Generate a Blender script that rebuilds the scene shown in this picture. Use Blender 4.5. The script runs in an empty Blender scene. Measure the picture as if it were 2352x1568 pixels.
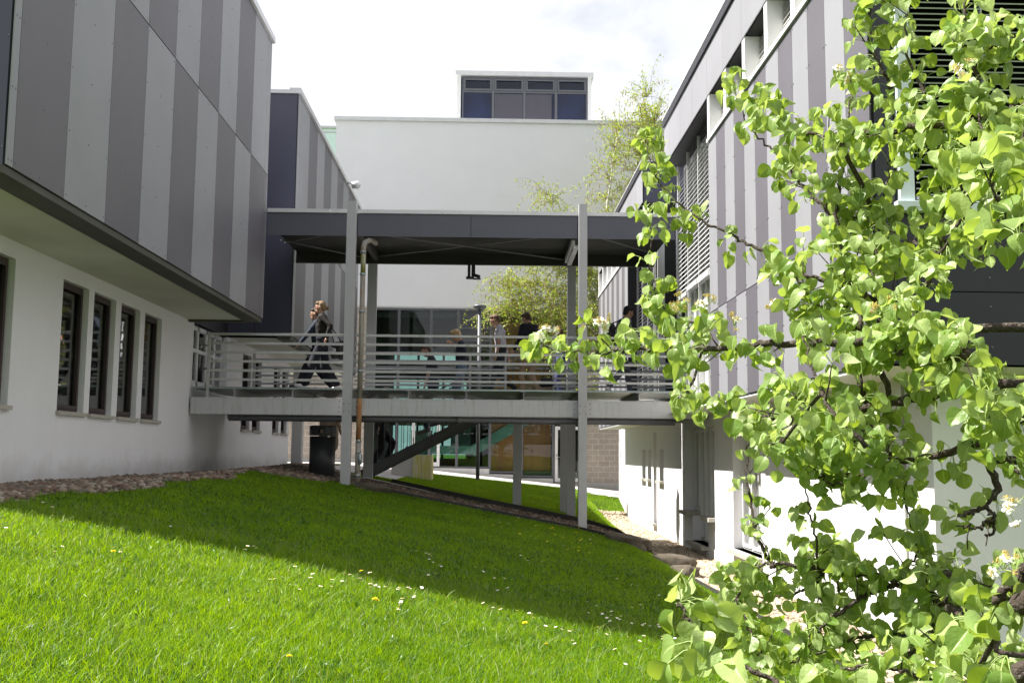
import bpy, math, random
import numpy as np
from mathutils import Vector, Matrix
R = math.radians
SC = bpy.context.scene
# ---------------------------------------------------------------- camera, world, sun, exposure
cam_d = bpy.data.cameras.new('camera'); cam = bpy.data.objects.new('camera', cam_d)
SC.collection.objects.link(cam); SC.camera = cam
cam_d.sensor_width = 36.0; cam_d.lens = 36.0 * 2400.0 / 2352.0
cam_d.clip_start = 0.05; cam_d.clip_end = 3000
Wc = ((0.99969909, -0.02277847, 0.00910336), (-0.01149705, -0.10726586, 0.9941639), (-0.02166905, -0.9939694, -0.10749547))
cam.matrix_world = Matrix(Wc).transposed().to_4x4()
SUN = Vector((-1.0, 0.05, 1.37)).normalized()
world = bpy.data.worlds.new('World'); SC.world = world; world.use_nodes = True
nt = world.node_tree; nt.nodes.clear()
wo = nt.nodes.new('ShaderNodeOutputWorld'); bg = nt.nodes.new('ShaderNodeBackground')
sky = nt.nodes.new('ShaderNodeTexSky'); sky.sky_type = 'NISHITA'; sky.sun_disc = False
sky.sun_elevation = math.asin(SUN.z); sky.sun_rotation = math.atan2(SUN.x, SUN.y)
sky.air_density = 1.0; sky.dust_density = 1.5
tc = nt.nodes.new('ShaderNodeTexCoord'); mp = nt.nodes.new('ShaderNodeMapping')
mp.inputs['Scale'].default_value = (1.6, 1.6, 3.4)
nz = nt.nodes.new('ShaderNodeTexNoise'); nz.inputs['Scale'].default_value = 1.9; nz.inputs['Detail'].default_value = 7
nz.inputs['Roughness'].default_value = 0.55; nz.inputs['Distortion'].default_value = 0.3
rp = nt.nodes.new('ShaderNodeValToRGB'); rp.color_ramp.elements[0].position = 0.12; rp.color_ramp.elements[1].position = 0.36
n2 = nt.nodes.new('ShaderNodeTexNoise'); n2.inputs['Scale'].default_value = 3.1; n2.inputs['Detail'].default_value = 6
r2 = nt.nodes.new('ShaderNodeValToRGB')
r2.color_ramp.elements[0].position = 0.3; r2.color_ramp.elements[0].color = (6.8, 7.0, 7.5, 1)
r2.color_ramp.elements[1].position = 0.62; r2.color_ramp.elements[1].color = (7.6, 7.7, 8.0, 1)
mx = nt.nodes.new('ShaderNodeMix'); mx.data_type = 'RGBA'
L = nt.links.new
L(tc.outputs['Generated'], mp.inputs['Vector']); L(mp.outputs['Vector'], nz.inputs['Vector']); L(nz.outputs['Fac'], rp.inputs['Fac'])
L(mp.outputs['Vector'], n2.inputs['Vector']); L(n2.outputs['Fac'], r2.inputs['Fac'])
L(rp.outputs['Color'], mx.inputs['Factor']); L(sky.outputs['Color'], mx.inputs['A']); L(r2.outputs['Color'], mx.inputs['B'])
L(mx.outputs['Result'], bg.inputs['Color']); bg.inputs['Strength'].default_value = 0.052
L(bg.outputs['Background'], wo.inputs['Surface'])
sd = bpy.data.lights.new('sun', 'SUN'); sd.energy = 5.0; sd.angle = R(0.55); sd.color = (1.0, 0.955, 0.88)
so = bpy.data.objects.new('sun', sd); SC.collection.objects.link(so)
so.rotation_euler = SUN.to_track_quat('Z', 'Y').to_euler()
SC.view_settings.view_transform = 'Standard'; SC.view_settings.look = 'None'
SC.view_settings.exposure = 1.4; SC.view_settings.gamma = 1.0
try: SC.cycles.max_bounces = 8; SC.cycles.transparent_max_bounces = 16; SC.cycles.use_denoising = True
except Exception: pass

# ---------------------------------------------------------------- materials
def nmat(name):
    m = bpy.data.materials.new(name); m.use_nodes = True; n = m.node_tree.nodes; n.clear()
    out = n.new('ShaderNodeOutputMaterial'); p = n.new('ShaderNodeBsdfPrincipled')
    m.node_tree.links.new(p.outputs[0], out.inputs[0]); return m, n, m.node_tree.links, p, out
def mat(name, col, rough=0.6, var=0.08, scale=6.0, bump=0.0, bscale=80.0, metal=0.0, spec=0.5, stretch=(1, 1, 1), col2=None, isl=0.0, det=5):
    """noise-varied principled surface; isl = brightness variation per separate piece"""
    m, n, l, p, out = nmat(name)
    t = n.new('ShaderNodeTexCoord'); mpp = n.new('ShaderNodeMapping'); mpp.inputs['Scale'].default_value = stretch
    l.new(t.outputs['Object'], mpp.inputs['Vector'])
    z = n.new('ShaderNodeTexNoise'); z.inputs['Scale'].default_value = scale; z.inputs['Detail'].default_value = det; z.inputs['Roughness'].default_value = 0.6
    l.new(mpp.outputs['Vector'], z.inputs['Vector'])
    r = n.new('ShaderNodeValToRGB'); r.color_ramp.elements[0].position = 0.3; r.color_ramp.elements[1].position = 0.7
    c = np.array(col); a = c * (1 - var); b = np.array(col2) if col2 is not None else np.minimum(c * (1 + var), 1)
    r.color_ramp.elements[0].color = (*a, 1); r.color_ramp.elements[1].color = (*b, 1)
    l.new(z.outputs['Fac'], r.inputs['Fac']); src = r.outputs['Color']
    if isl > 0:
        g = n.new('ShaderNodeNewGeometry'); mr = n.new('ShaderNodeMapRange'); mr.inputs['To Min'].default_value = 1 - isl; mr.inputs['To Max'].default_value = 1 + isl
        l.new(g.outputs['Random Per Island'], mr.inputs['Value']); hs = n.new('ShaderNodeHueSaturation')
        l.new(mr.outputs['Result'], hs.inputs['Value']); l.new(src, hs.inputs['Color']); src = hs.outputs['Color']
    l.new(src, p.inputs['Base Color'])
    p.inputs['Roughness'].default_value = rough; p.inputs['Metallic'].default_value = metal; p.inputs['Specular IOR Level'].default_value = spec
    if bump > 0:
        z2 = n.new('ShaderNodeTexNoise'); z2.inputs['Scale'].default_value = bscale; z2.inputs['Detail'].default_value = 3
        l.new(t.outputs['Object'], z2.inputs['Vector'])
        bp = n.new('ShaderNodeBump'); bp.inputs['Strength'].default_value = bump; bp.inputs['Distance'].default_value = 0.01
        l.new(z2.outputs['Fac'], bp.inputs['Height']); l.new(bp.outputs['Normal'], p.inputs['Normal'])
    return m
def streaked(name, col, scol, amt=0.5, rough=0.6, sc=(3.0, 3.0, 0.35), lo=0.55, hi=0.78, bump=0.15, zr=None, dirt=0):
    """surface with vertical run-off stains"""
    m = mat(name, col, rough, 0.02, 1.2, bump, 120); n = m.node_tree.nodes; l = m.node_tree.links
    p = [x for x in n if x.type == 'BSDF_PRINCIPLED'][0]; src = p.inputs['Base Color'].links[0].from_socket
    t = n.new('ShaderNodeTexCoord'); mpp = n.new('ShaderNodeMapping'); mpp.inputs['Scale'].default_value = sc
    l.new(t.outputs['Object'], mpp.inputs['Vector']); z = n.new('ShaderNodeTexNoise'); z.inputs['Scale'].default_value = 2.2; z.inputs['Detail'].default_value = 8; z.inputs['Roughness'].default_value = 0.68
    l.new(mpp.outputs['Vector'], z.inputs['Vector']); r = n.new('ShaderNodeMapRange'); r.inputs['From Min'].default_value = lo; r.inputs['From Max'].default_value = hi; r.inputs['To Max'].default_value = amt
    l.new(z.outputs['Fac'], r.inputs['Value']); f = r.outputs['Result']
    if zr:
        s = n.new('ShaderNodeSeparateXYZ'); l.new(t.outputs['Object'], s.inputs[0]); q = n.new('ShaderNodeMapRange')
        q.inputs['From Min'].default_value = zr[0]; q.inputs['From Max'].default_value = zr[1]; l.new(s.outputs['Z'], q.inputs['Value'])
        mu = n.new('ShaderNodeMath'); mu.operation = 'MULTIPLY'; l.new(f, mu.inputs[0]); l.new(q.outputs['Result'], mu.inputs[1]); f = mu.outputs[0]
    x = n.new('ShaderNodeMix'); x.data_type = 'RGBA'; x.inputs['B'].default_value = (*scol, 1)
    l.new(f, x.inputs['Factor']); l.new(src, x.inputs['A']); l.new(x.outputs['Result'], p.inputs['Base Color'])
    if dirt:
        s = n.new('ShaderNodeSeparateXYZ'); l.new(t.outputs['Object'], s.inputs[0]); zn = n.new('ShaderNodeTexNoise'); zn.inputs['Scale'].default_value = 2.2; zn.inputs['Detail'].default_value = 9; zn.inputs['Roughness'].default_value = .7; l.new(t.outputs['Object'], zn.inputs['Vector'])
        ad = n.new('ShaderNodeMath'); ad.operation = 'MULTIPLY_ADD'; ad.inputs[1].default_value = -1.3; l.new(zn.outputs['Fac'], ad.inputs[0]); l.new(s.outputs['Z'], ad.inputs[2])
        q = n.new('ShaderNodeMapRange'); q.inputs['From Min'].default_value = -.30; q.inputs['From Max'].default_value = -.68; q.inputs['To Max'].default_value = dirt; l.new(ad.outputs[0], q.inputs['Value'])
        y = n.new('ShaderNodeMix'); y.data_type = 'RGBA'; y.inputs['B'].default_value = (0.33, 0.31, 0.22, 1); l.new(q.outputs['Result'], y.inputs['Factor']); l.new(x.outputs['Result'], y.inputs['A']); l.new(y.outputs['Result'], p.inputs['Base Color'])
    return m
def leafmat(name, c1, c2, trans=0.45, rough=0.45, under=None, vein=False, tcol=None, spec=0.4, patch=0):
    m = bpy.data.materials.new(name); m.use_nodes = True; n = m.node_tree.nodes; n.clear(); l = m.node_tree.links
    out = n.new('ShaderNodeOutputMaterial'); p = n.new('ShaderNodeBsdfPrincipled'); tr = n.new('ShaderNodeBsdfTranslucent'); ms = n.new('ShaderNodeMixShader')
    g = n.new('ShaderNodeNewGeometry'); r = n.new('ShaderNodeValToRGB'); r.color_ramp.elements[0].color = (*c1, 1); r.color_ramp.elements[1].color = (*c2, 1)
    l.new(g.outputs['Random Per Island'], r.inputs['Fac']); src = r.outputs['Color']
    if patch:
        t = n.new('ShaderNodeTexCoord'); z = n.new('ShaderNodeTexNoise'); z.inputs['Scale'].default_value = patch; z.inputs['Detail'].default_value = 6; z.inputs['Roughness'].default_value = .65; l.new(t.outputs['Object'], z.inputs['Vector'])
        mr = n.new('ShaderNodeMapRange'); mr.inputs['From Min'].default_value = .3; mr.inputs['From Max'].default_value = .7; mr.inputs['To Min'].default_value = .62; mr.inputs['To Max'].default_value = 1.28; l.new(z.outputs['Fac'], mr.inputs['Value'])
        mh = n.new('ShaderNodeMapRange'); mh.inputs['From Min'].default_value = .3; mh.inputs['From Max'].default_value = .7; mh.inputs['To Min'].default_value = .522; mh.inputs['To Max'].default_value = .486; l.new(z.outputs['Fac'], mh.inputs['Value'])
        hs = n.new('ShaderNodeHueSaturation'); l.new(mh.outputs['Result'], hs.inputs['Hue']); l.new(mr.outputs['Result'], hs.inputs['Value']); l.new(src, hs.inputs['Color']); src = hs.outputs['Color']
    if under is not None:
        x = n.new('ShaderNodeMix'); x.data_type = 'RGBA'; x.inputs['B'].default_value = (*under, 1)
        l.new(g.outputs['Backfacing'], x.inputs['Factor']); l.new(src, x.inputs['A']); src = x.outputs['Result']
    if vein:
        a = n.new('ShaderNodeAttribute'); a.attribute_name = 'vein'; x = n.new('ShaderNodeMix'); x.data_type = 'RGBA'; x.inputs['B'].default_value = (0.5, 0.6, 0.26, 1)
        l.new(a.outputs['Fac'], x.inputs['Factor']); l.new(src, x.inputs['A']); src = x.outputs['Result']
        t = n.new('ShaderNodeTexCoord'); z = n.new('ShaderNodeTexNoise'); z.inputs['Scale'].default_value = 160; z.inputs['Detail'].default_value = 3; l.new(t.outputs['Object'], z.inputs['Vector'])
        bp = n.new('ShaderNodeBump'); bp.inputs['Strength'].default_value = 0.35; bp.inputs['Distance'].default_value = 0.004; l.new(z.outputs['Fac'], bp.inputs['Height']); l.new(bp.outputs['Normal'], p.inputs['Normal'])
    l.new(src, p.inputs['Base Color']); p.inputs['Roughness'].default_value = rough; p.inputs['Specular IOR Level'].default_value = spec
    h = n.new('ShaderNodeMix'); h.data_type = 'RGBA'; h.inputs['Factor'].default_value = 0.6 if tcol else 0.0
    l.new(src, h.inputs['A']); h.inputs['B'].default_value = (*(tcol or (0, 0, 0)), 1); l.new(h.outputs['Result'], tr.inputs['Color'])
    ms.inputs[0].default_value = trans; l.new(p.outputs[0], ms.inputs[1]); l.new(tr.outputs[0], ms.inputs[2]); l.new(ms.outputs[0], out.inputs[0]); return m
def glassmat(name, tint=(0.6, 0.75, 0.7), refl=1.0, wave=0.0, base=0.06):
    m = bpy.data.materials.new(name); m.use_nodes = True; n = m.node_tree.nodes; n.clear(); l = m.node_tree.links
    out = n.new('ShaderNodeOutputMaterial'); g = n.new('ShaderNodeBsdfGlossy'); g.inputs['Roughness'].default_value = 0.01; g.inputs['Color'].default_value = (refl,) * 3 + (1,)
    t = n.new('ShaderNodeBsdfTransparent'); t.inputs['Color'].default_value = (*tint, 1)
    f = n.new('ShaderNodeFresnel'); f.inputs['IOR'].default_value = 1.5; a = n.new('ShaderNodeMath'); a.operation = 'MULTIPLY_ADD'; a.inputs[1].default_value = 1.6; a.inputs[2].default_value = base; a.use_clamp = True
    l.new(f.outputs[0], a.inputs[0]); ms = n.new('ShaderNodeMixShader'); l.new(a.outputs[0], ms.inputs[0]); l.new(t.outputs[0], ms.inputs[1]); l.new(g.outputs[0], ms.inputs[2]); l.new(ms.outputs[0], out.inputs[0])
    if wave > 0:
        tcx = n.new('ShaderNodeTexCoord'); z = n.new('ShaderNodeTexNoise'); z.inputs['Scale'].default_value = 1.3; l.new(tcx.outputs['Object'], z.inputs['Vector'])
        b = n.new('ShaderNodeBump'); b.inputs['Strength'].default_value = wave; b.inputs['Distance'].default_value = 0.05; l.new(z.outputs['Fac'], b.inputs['Height']); l.new(b.outputs['Normal'], g.inputs['Normal'])
    return m
M = {}
M['panel_light'] = mat('panel_light', (0.25, 0.252, 0.275), 0.5, 0.05, 1.2, 0.0, isl=0.025)
M['panel_dark'] = mat('panel_dark', (0.110, 0.104, 0.122), 0.5, 0.06, 1.2, 0.0, isl=0.03)
M['slate'] = mat('slate', (0.062, 0.062, 0.098), 0.42, 0.06, 1.5, isl=0.05)
M['char'] = mat('char', (0.022, 0.022, 0.03), 0.5, 0.1, 2.0)
M['cap'] = mat('cap', (0.62, 0.62, 0.64), 0.38, 0.06, 4, metal=0.3)
M['backing'] = mat('backing', (0.02, 0.02, 0.022), 0.8, 0.1)
M['plaster'] = streaked('plaster', (0.76, 0.755, 0.785), (0.48, 0.47, 0.44), 0.18, 0.85, (4, 4, 0.4), 0.56, 0.85, 0.6, dirt=0.32)
M['plaster_far'] = streaked('plaster_far', (0.76, 0.755, 0.80), (0.5, 0.49, 0.48), 0.20, 0.85, (0.5, 0.5, 1.6), 0.58, 0.85, 0.2)
M['soffit'] = mat('soffit', (0.62, 0.63, 0.54), 0.8, 0.05, 1.5)
M['steel'] = streaked('steel', (0.50, 0.50, 0.52), (0.19, 0.19, 0.10), 0.55, 0.5, (9, 9, 0.8), 0.52, 0.75, 0.1)
M['steel_clean'] = mat('steel_clean', (0.42, 0.42, 0.44), 0.45, 0.06, 3, 0.05, 60)
M['rail'] = streaked('rail', (0.45, 0.45, 0.45), (0.20, 0.21, 0.09), 0.6, 0.5, (3, 3, 3), 0.55, 0.7, 0.0)
M['olive_trim'] = mat('olive_trim', (0.055, 0.055, 0.042), 0.6, 0.15, 3)
M['steel_dark'] = mat('steel_dark', (0.10, 0.10, 0.11), 0.5, 0.1, 3)
M['galv'] = mat('galv', (0.33, 0.38, 0.40), 0.4, 0.2, 30, metal=0.6)
M['deck_top'] = mat('deck_top', (0.2, 0.21, 0.21), 0.7, 0.15, 20)
M['rust'] = streaked('rust', (0.30, 0.12, 0.045), (0.33, 0.25, 0.12), 0.9, 0.85, (6, 6, 2.5), 0.42, 0.62, 0.4)
M['pipe'] = streaked('pipe', (0.27, 0.255, 0.22), (0.28, 0.13, 0.05), 0.9, 0.55, (10, 10, 3), 0.52, 0.66, 0.3)
M['pipe_moss'] = streaked('pipe_moss', (0.38, 0.37, 0.30), (0.18, 0.19, 0.03), 1.0, 0.7, (6, 6, 2), 0.4, 0.55, 0.3)
M['frame_brown'] = mat('frame_brown', (0.045, 0.026, 0.03), 0.4, 0.1, 3)
M['frame_white'] = mat('frame_white', (0.72, 0.72, 0.73), 0.4, 0.04, 3)
M['frame_mint'] = mat('frame_mint', (0.66, 0.74, 0.75), 0.35, 0.04, 3)
M['frame_grey'] = mat('frame_grey', (0.10, 0.105, 0.12), 0.4, 0.05, 3)
M['sill'] = mat('sill', (0.38, 0.36, 0.32), 0.8, 0.12, 25, 0.3, 90)
M['glass'] = glassmat('glass', (0.55, 0.6, 0.58), 0.9, 0.04, 0.05)
M['glass_far'] = glassmat('glass_far', (0.72, 0.92, 0.86), 0.8, 0.01, 0.0)
M['glass_blue'] = glassmat('glass_blue', (0.62, 0.70, 0.85), 0.3, 0.1, 0.06)
M['teal_glass'] = glassmat('teal_glass', (0.30, 0.46, 0.42), 0.5, 0.0, 0.05)
M['blind'] = mat('blind', (0.50, 0.50, 0.52), 0.4, 0.04, 3, metal=0.1)
M['blind_w'] = mat('blind_w', (0.55, 0.55, 0.53), 0.6, 0.05, 3)
M['blind_beige'] = mat('blind_beige', (0.62, 0.46, 0.42), 0.8, 0.1, 20)
M['chrome'] = mat('chrome', (0.7, 0.7, 0.7), 0.12, 0.0, 3, metal=1.0)
M['blue_room'] = mat('blue_room', (0.10, 0.14, 0.32), 0.8, 0.3, .6)
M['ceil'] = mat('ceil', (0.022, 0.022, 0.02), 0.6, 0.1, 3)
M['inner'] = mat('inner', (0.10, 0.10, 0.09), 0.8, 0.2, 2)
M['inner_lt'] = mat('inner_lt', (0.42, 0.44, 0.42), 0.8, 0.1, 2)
M['wood'] = mat('wood', (0.50, 0.16, 0.03), 0.5, 0.2, 2.5, stretch=(1, 1, 0.3))
M['orange'] = mat('orange', (0.62, 0.24, 0.03), 0.6, 0.1, 3)
M['teal_paint'] = mat('teal_paint', (0.17, 0.33, 0.27), 0.6, 0.08, 2)
M['concrete'] = streaked('concrete', (0.46, 0.45, 0.43), (0.24, 0.24, 0.21), 0.5, 0.9, (3, 3, 0.6), 0.5, 0.75, 0.4)
M['lichen'] = streaked('lichen', (0.50, 0.46, 0.14), (0.55, 0.54, 0.44), 0.9, 0.9, (9, 9, 0.7), 0.45, 0.62, 0.4)
M['bin'] = mat('bin', (0.035, 0.037, 0.042), 0.42, 0.1, 3)
M['rock'] = streaked('rock', (0.13, 0.105, 0.08), (0.05, 0.055, 0.03), 0.7, 0.95, (3, 3, 3), 0.45, 0.65, 1.0)
M['edging'] = mat('edging', (0.035, 0.032, 0.03), 0.8, 0.2, 10)
M['cable'] = mat('cable', (0.28, 0.28, 0.26), 0.7, 0.1, 3)
def soil():
    m, n, l, p, out = nmat('lawn_soil'); t = n.new('ShaderNodeTexCoord')
    z = n.new('ShaderNodeTexNoise'); z.inputs['Scale'].default_value = 0.9; z.inputs['Detail'].default_value = 8; l.new(t.outputs['Object'], z.inputs['Vector'])
    r = n.new('ShaderNodeValToRGB'); e = r.color_ramp.elements; e[0].position = 0.35; e[0].color = (0.035, 0.07, 0.006, 1); e[1].position = 0.7; e[1].color = (0.07, 0.12, 0.008, 1)
    l.new(z.outputs['Fac'], r.inputs['Fac']); l.new(r.outputs['Color'], p.inputs['Base Color']); p.inputs['Roughness'].default_value = 1.0; p.inputs['Specular IOR Level'].default_value = 0.1
    z2 = n.new('ShaderNodeTexNoise'); z2.inputs['Scale'].default_value = 45; z2.inputs['Detail'].default_value = 4; l.new(t.outputs['Object'], z2.inputs['Vector'])
    b = n.new('ShaderNodeBump'); b.inputs['Strength'].default_value = 0.8; b.inputs['Distance'].default_value = 0.03; l.new(z2.outputs['Fac'], b.inputs['Height']); l.new(b.outputs['Normal'], p.inputs['Normal']); return m
M['soil'] = soil()
M['earth'] = mat('earth', (0.12, 0.095, 0.065), 0.95, 0.35, 14, 0.8, 40)
def brickmat(name, c1, c2, mortar, w, h, off=0.5, msize=0.012, rough=0.9, axis='XZ', rot=0.0, bump=0.4):
    m, n, l, p, out = nmat(name); t = n.new('ShaderNodeTexCoord'); s = n.new('ShaderNodeSeparateXYZ'); c = n.new('ShaderNodeCombineXYZ')
    l.new(t.outputs['Object'], s.inputs[0]); l.new(s.outputs[axis[0]], c.inputs[0]); l.new(s.outputs[axis[1]], c.inputs[1])
    mpp = n.new('ShaderNodeMapping'); mpp.inputs['Rotation'].default_value = (0, 0, rot); l.new(c.outputs[0], mpp.inputs[0])
    b = n.new('ShaderNodeTexBrick'); b.inputs['Scale'].default_value = 1.0; b.inputs['Brick Width'].default_value = w; b.inputs['Row Height'].default_value = h
    b.inputs['Mortar Size'].default_value = msize; b.offset = off; b.inputs['Color1'].default_value = (*c1, 1); b.inputs['Color2'].default_value = (*c2, 1); b.inputs['Mortar'].default_value = (*mortar, 1)
    l.new(mpp.outputs[0], b.inputs['Vector']); z = n.new('ShaderNodeTexNoise'); z.inputs['Scale'].default_value = 9; z.inputs['Detail'].default_value = 6; l.new(t.outputs['Object'], z.inputs['Vector'])
    mr = n.new('ShaderNodeMapRange'); mr.inputs['To Min'].default_value = 0.8; mr.inputs['To Max'].default_value = 1.2; l.new(z.outputs['Fac'], mr.inputs['Value'])
    hs = n.new('ShaderNodeHueSaturation'); l.new(mr.outputs['Result'], hs.inputs['Value']); l.new(b.outputs['Color'], hs.inputs['Color']); l.new(hs.outputs['Color'], p.inputs['Base Color'])
    p.inputs['Roughness'].default_value = rough; bp = n.new('ShaderNodeBump'); bp.inputs['Strength'].default_value = bump; bp.inputs['Distance'].default_value = 0.01; bp.invert = True
    l.new(b.outputs['Fac'], bp.inputs['Height']); l.new(bp.outputs['Normal'], p.inputs['Normal']); return m
M['block'] = brickmat('block', (0.34, 0.295, 0.255), (0.40, 0.35, 0.305), (0.50, 0.47, 0.43), 0.4, 0.2)
M['paving'] = brickmat('paving', (0.46, 0.43, 0.43), (0.54, 0.51, 0.51), (0.2, 0.19, 0.17), 0.2, 0.1, axis='XY', rot=0.4, msize=0.01)
M['orange_brick'] = brickmat('orange_brick', (0.42, 0.16, 0.06), (0.5, 0.2, 0.08), (0.45, 0.36, 0.26), 0.24, 0.075, msize=0.008)

# ---------------------------------------------------------------- mesh helpers
class MB:
    def __init__(s): s.v = []; s.f = []; s.m = []; s.cur = 0
    def mi(s, i): s.cur = i; return s
    def q(s, *pts):
        b = len(s.v); s.v += [tuple(p) for p in pts]; s.f.append(tuple(range(b, b + len(pts)))); s.m.append(s.cur); return s
    def box(s, x0, x1, y0, y1, z0, z1):
        b = len(s.v); s.v += [(x, y, z) for z in (z0, z1) for x, y in ((x0, y0), (x1, y0), (x1, y1), (x0, y1))]
        for f in ((3, 2, 1, 0), (4, 5, 6, 7), (0, 1, 5, 4), (1, 2, 6, 5), (2, 3, 7, 6), (3, 0, 4, 7)): s.f.append(tuple(b + i for i in f)); s.m.append(s.cur)
        return s
    def bar(s, p, q, w, h, up=(0, 0, 1)):
        """square bar from p to q, w across, h along up"""
        p = Vector(p); q = Vector(q); d = (q - p).normalized(); u = Vector(up)
        if abs(d.dot(u)) > 0.99: u = Vector((0, 1, 0))
        r = d.cross(u).normalized(); u = r.cross(d).normalized(); b = len(s.v)
        for c in (p, q):
            for a, e in ((-1, -1), (1, -1), (1, 1), (-1, 1)): s.v.append(tuple(c + r * a * w / 2 + u * e * h / 2))
        for f in ((3, 2, 1, 0), (4, 5, 6, 7), (0, 1, 5, 4), (1, 2, 6, 5), (2, 3, 7, 6), (3, 0, 4, 7)): s.f.append(tuple(b + i for i in f)); s.m.append(s.cur)
        return s
    def tube(s, pts, rad, n=10, cap=True):
        pts = [Vector(p) for p in pts]; k = len(pts)
        if not hasattr(rad, '__len__'): rad = [rad] * k
        b = len(s.v); ref = None
        for i in range(k):
            d = (pts[min(i + 1, k - 1)] - pts[max(i - 1, 0)]).normalized()
            if ref is None: ref = Vector((0, 0, 1)) if abs(d.z) < 0.9 else Vector((1, 0, 0))
            u = (ref - d * ref.dot(d)).normalized(); w = d.cross(u); ref = u
            for j in range(n):
                a = 2 * math.pi * j / n; s.v.append(tuple(pts[i] + (u * math.cos(a) + w * math.sin(a)) * rad[i]))
        for i in range(k - 1):
            for j in range(n):
                j2 = (j + 1) % n; s.f.append((b + i * n + j, b + i * n + j2, b + (i + 1) * n + j2, b + (i + 1) * n + j)); s.m.append(s.cur)
        if cap:
            s.f.append(tuple(b + j for j in range(n))[::-1]); s.m.append(s.cur); s.f.append(tuple(b + (k - 1) * n + j for j in range(n))); s.m.append(s.cur)
        return s
    def build(s, name, mats, parent=None, smooth=False, bevel=0.0):
        me = bpy.data.meshes.new(name); me.from_pydata(s.v, [], s.f); 
        if not isinstance(mats, (list, tuple)): mats = [mats]
        for m in mats: me.materials.append(M[m] if isinstance(m, str) else m)
        me.polygons.foreach_set('material_index', s.m)
        if smooth: me.polygons.foreach_set('use_smooth', [True] * len(s.f))
        me.update(); o = bpy.data.objects.new(name, me); SC.collection.objects.link(o)
        if parent is not None: o.parent = parent
        if bevel > 0:
            b = o.modifiers.new('bevel', 'BEVEL'); b.width = bevel; b.segments = 2; b.limit_method = 'ANGLE'
        return o
def npmesh(name, verts, faces, mats, parent=None, smooth=False, attr=None):
    """verts (n,3), faces list of arrays each (m,k)"""
    me = bpy.data.meshes.new(name); me.vertices.add(len(verts)); me.vertices.foreach_set('co', np.ascontiguousarray(verts, dtype=np.float32).ravel())
    loops = np.concatenate([f.ravel() for f in faces]).astype(np.int32); tot = np.concatenate([np.full(len(f), f.shape[1], np.int32) for f in faces])
    st = np.concatenate([[0], np.cumsum(tot)[:-1]]).astype(np.int32)
    me.loops.add(len(loops)); me.loops.foreach_set('vertex_index', loops); me.polygons.add(len(tot)); me.polygons.foreach_set('loop_start', st); me.polygons.foreach_set('loop_total', tot)
    if smooth: me.polygons.foreach_set('use_smooth', np.ones(len(tot), bool))
    for m in (mats if isinstance(mats, (list, tuple)) else [mats]): me.materials.append(M[m] if isinstance(m, str) else m)
    me.update(calc_edges=True)
    if attr is not None:
        a = me.attributes.new(attr[0], 'FLOAT', 'POINT'); a.data.foreach_set('value', attr[1].astype(np.float32))
    o = bpy.data.objects.new(name, me); SC.collection.objects.link(o)
    if parent is not None: o.parent = parent
    return o
def tag(o, label=None, cat=None, group=None, kind=None):
    if label: o['label'] = label
    if cat: o['category'] = cat
    if group: o['group'] = group
    if kind: o['kind'] = kind
    return o
def empty(name, loc=(0, 0, 0), rz=0.0):
    o = bpy.data.objects.new(name, None); SC.collection.objects.link(o); o.location = loc; o.rotation_euler = (0, 0, rz); o.empty_display_size = 0.2; return o
def kids(o): return [c for c in bpy.data.objects if c.parent == o]
def copy_tree(o, parent=None):
    c = o.copy(); SC.collection.objects.link(c); c.parent = parent
    for ch in kids(o): copy_tree(ch, c)
    return c
def wallx(mb, x, sgn, y0, y1, z0, z1, ops, depth):
    """wall face in the plane X=x with real openings; depth goes along sgn"""
    ys = sorted({y0, y1, *[o[0] for o in ops], *[o[1] for o in ops]}); zs = sorted({z0, z1, *[o[2] for o in ops], *[o[3] for o in ops]})
    def solid(a, b):
        if not (y0 < a < y1 and z0 < b < z1): return False
        return not any(o[0] < a < o[1] and o[2] < b < o[3] for o in ops)
    xb = x + sgn * depth
    for i in range(len(ys) - 1):
        for j in range(len(zs) - 1):
            a, b, c, d = ys[i], ys[i + 1], zs[j], zs[j + 1]; my, mz = (a + b) / 2, (c + d) / 2
            if not solid(my, mz): continue
            for X in (x, xb): mb.q((X, a, c), (X, b, c), (X, b, d), (X, a, d))
            if not solid(a - 1e-4, mz): mb.q((x, a, c), (xb, a, c), (xb, a, d), (x, a, d))
            if not solid(b + 1e-4, mz): mb.q((x, b, c), (xb, b, c), (xb, b, d), (x, b, d))
            if not solid(my, c - 1e-4): mb.q((x, a, c), (xb, a, c), (xb, b, c), (x, b, c))
            if not solid(my, d + 1e-4): mb.q((x, a, d), (xb, a, d), (xb, b, d), (x, b, d))

# ---------------------------------------------------------------- ground
def sm(a, b, x): t = np.clip((x - a) / (b - a), 0, 1); return t * t * (3 - 2 * t)
def H(x, y):
    x = np.asarray(x, float); y = np.asarray(y, float)
    yy = np.clip(y, -30, 22); base = -1.34 - 0.18 * np.clip(x, -5.0, 4.5) + 0.016 * yy
    base = base + 0.035 * np.sin(x * 0.9 + 0.4) * np.sin(y * 0.5) * sm(4, 7, y) * sm(22, 18, y)
    r = sm(2.3, 3.35, x) * sm(2, 6, y); base = base * (1 - r) + (-1.87) * r
    l = sm(-4.0, -4.7, x) * sm(2, 7, y); base = base * (1 - l) + (-0.40) * l
    far = -0.80 - 0.1 * np.clip(x, -4.6, 8)
    t = sm(21.5, 32.0, y); tr = sm(29.5, 34.0, y); t = t * (1 - sm(2.6, 3.4, x)) + tr * sm(2.6, 3.4, x)
    z = base * (1 - t) + far * t
    out = sm(45, 80, np.abs(y)) + sm(20, 60, np.abs(x)); out = np.clip(out, 0, 1)
    return z * (1 - out) + (-1.2) * out
def hz(x, y): return float(H(np.array([x]), np.array([y]))[0])
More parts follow.
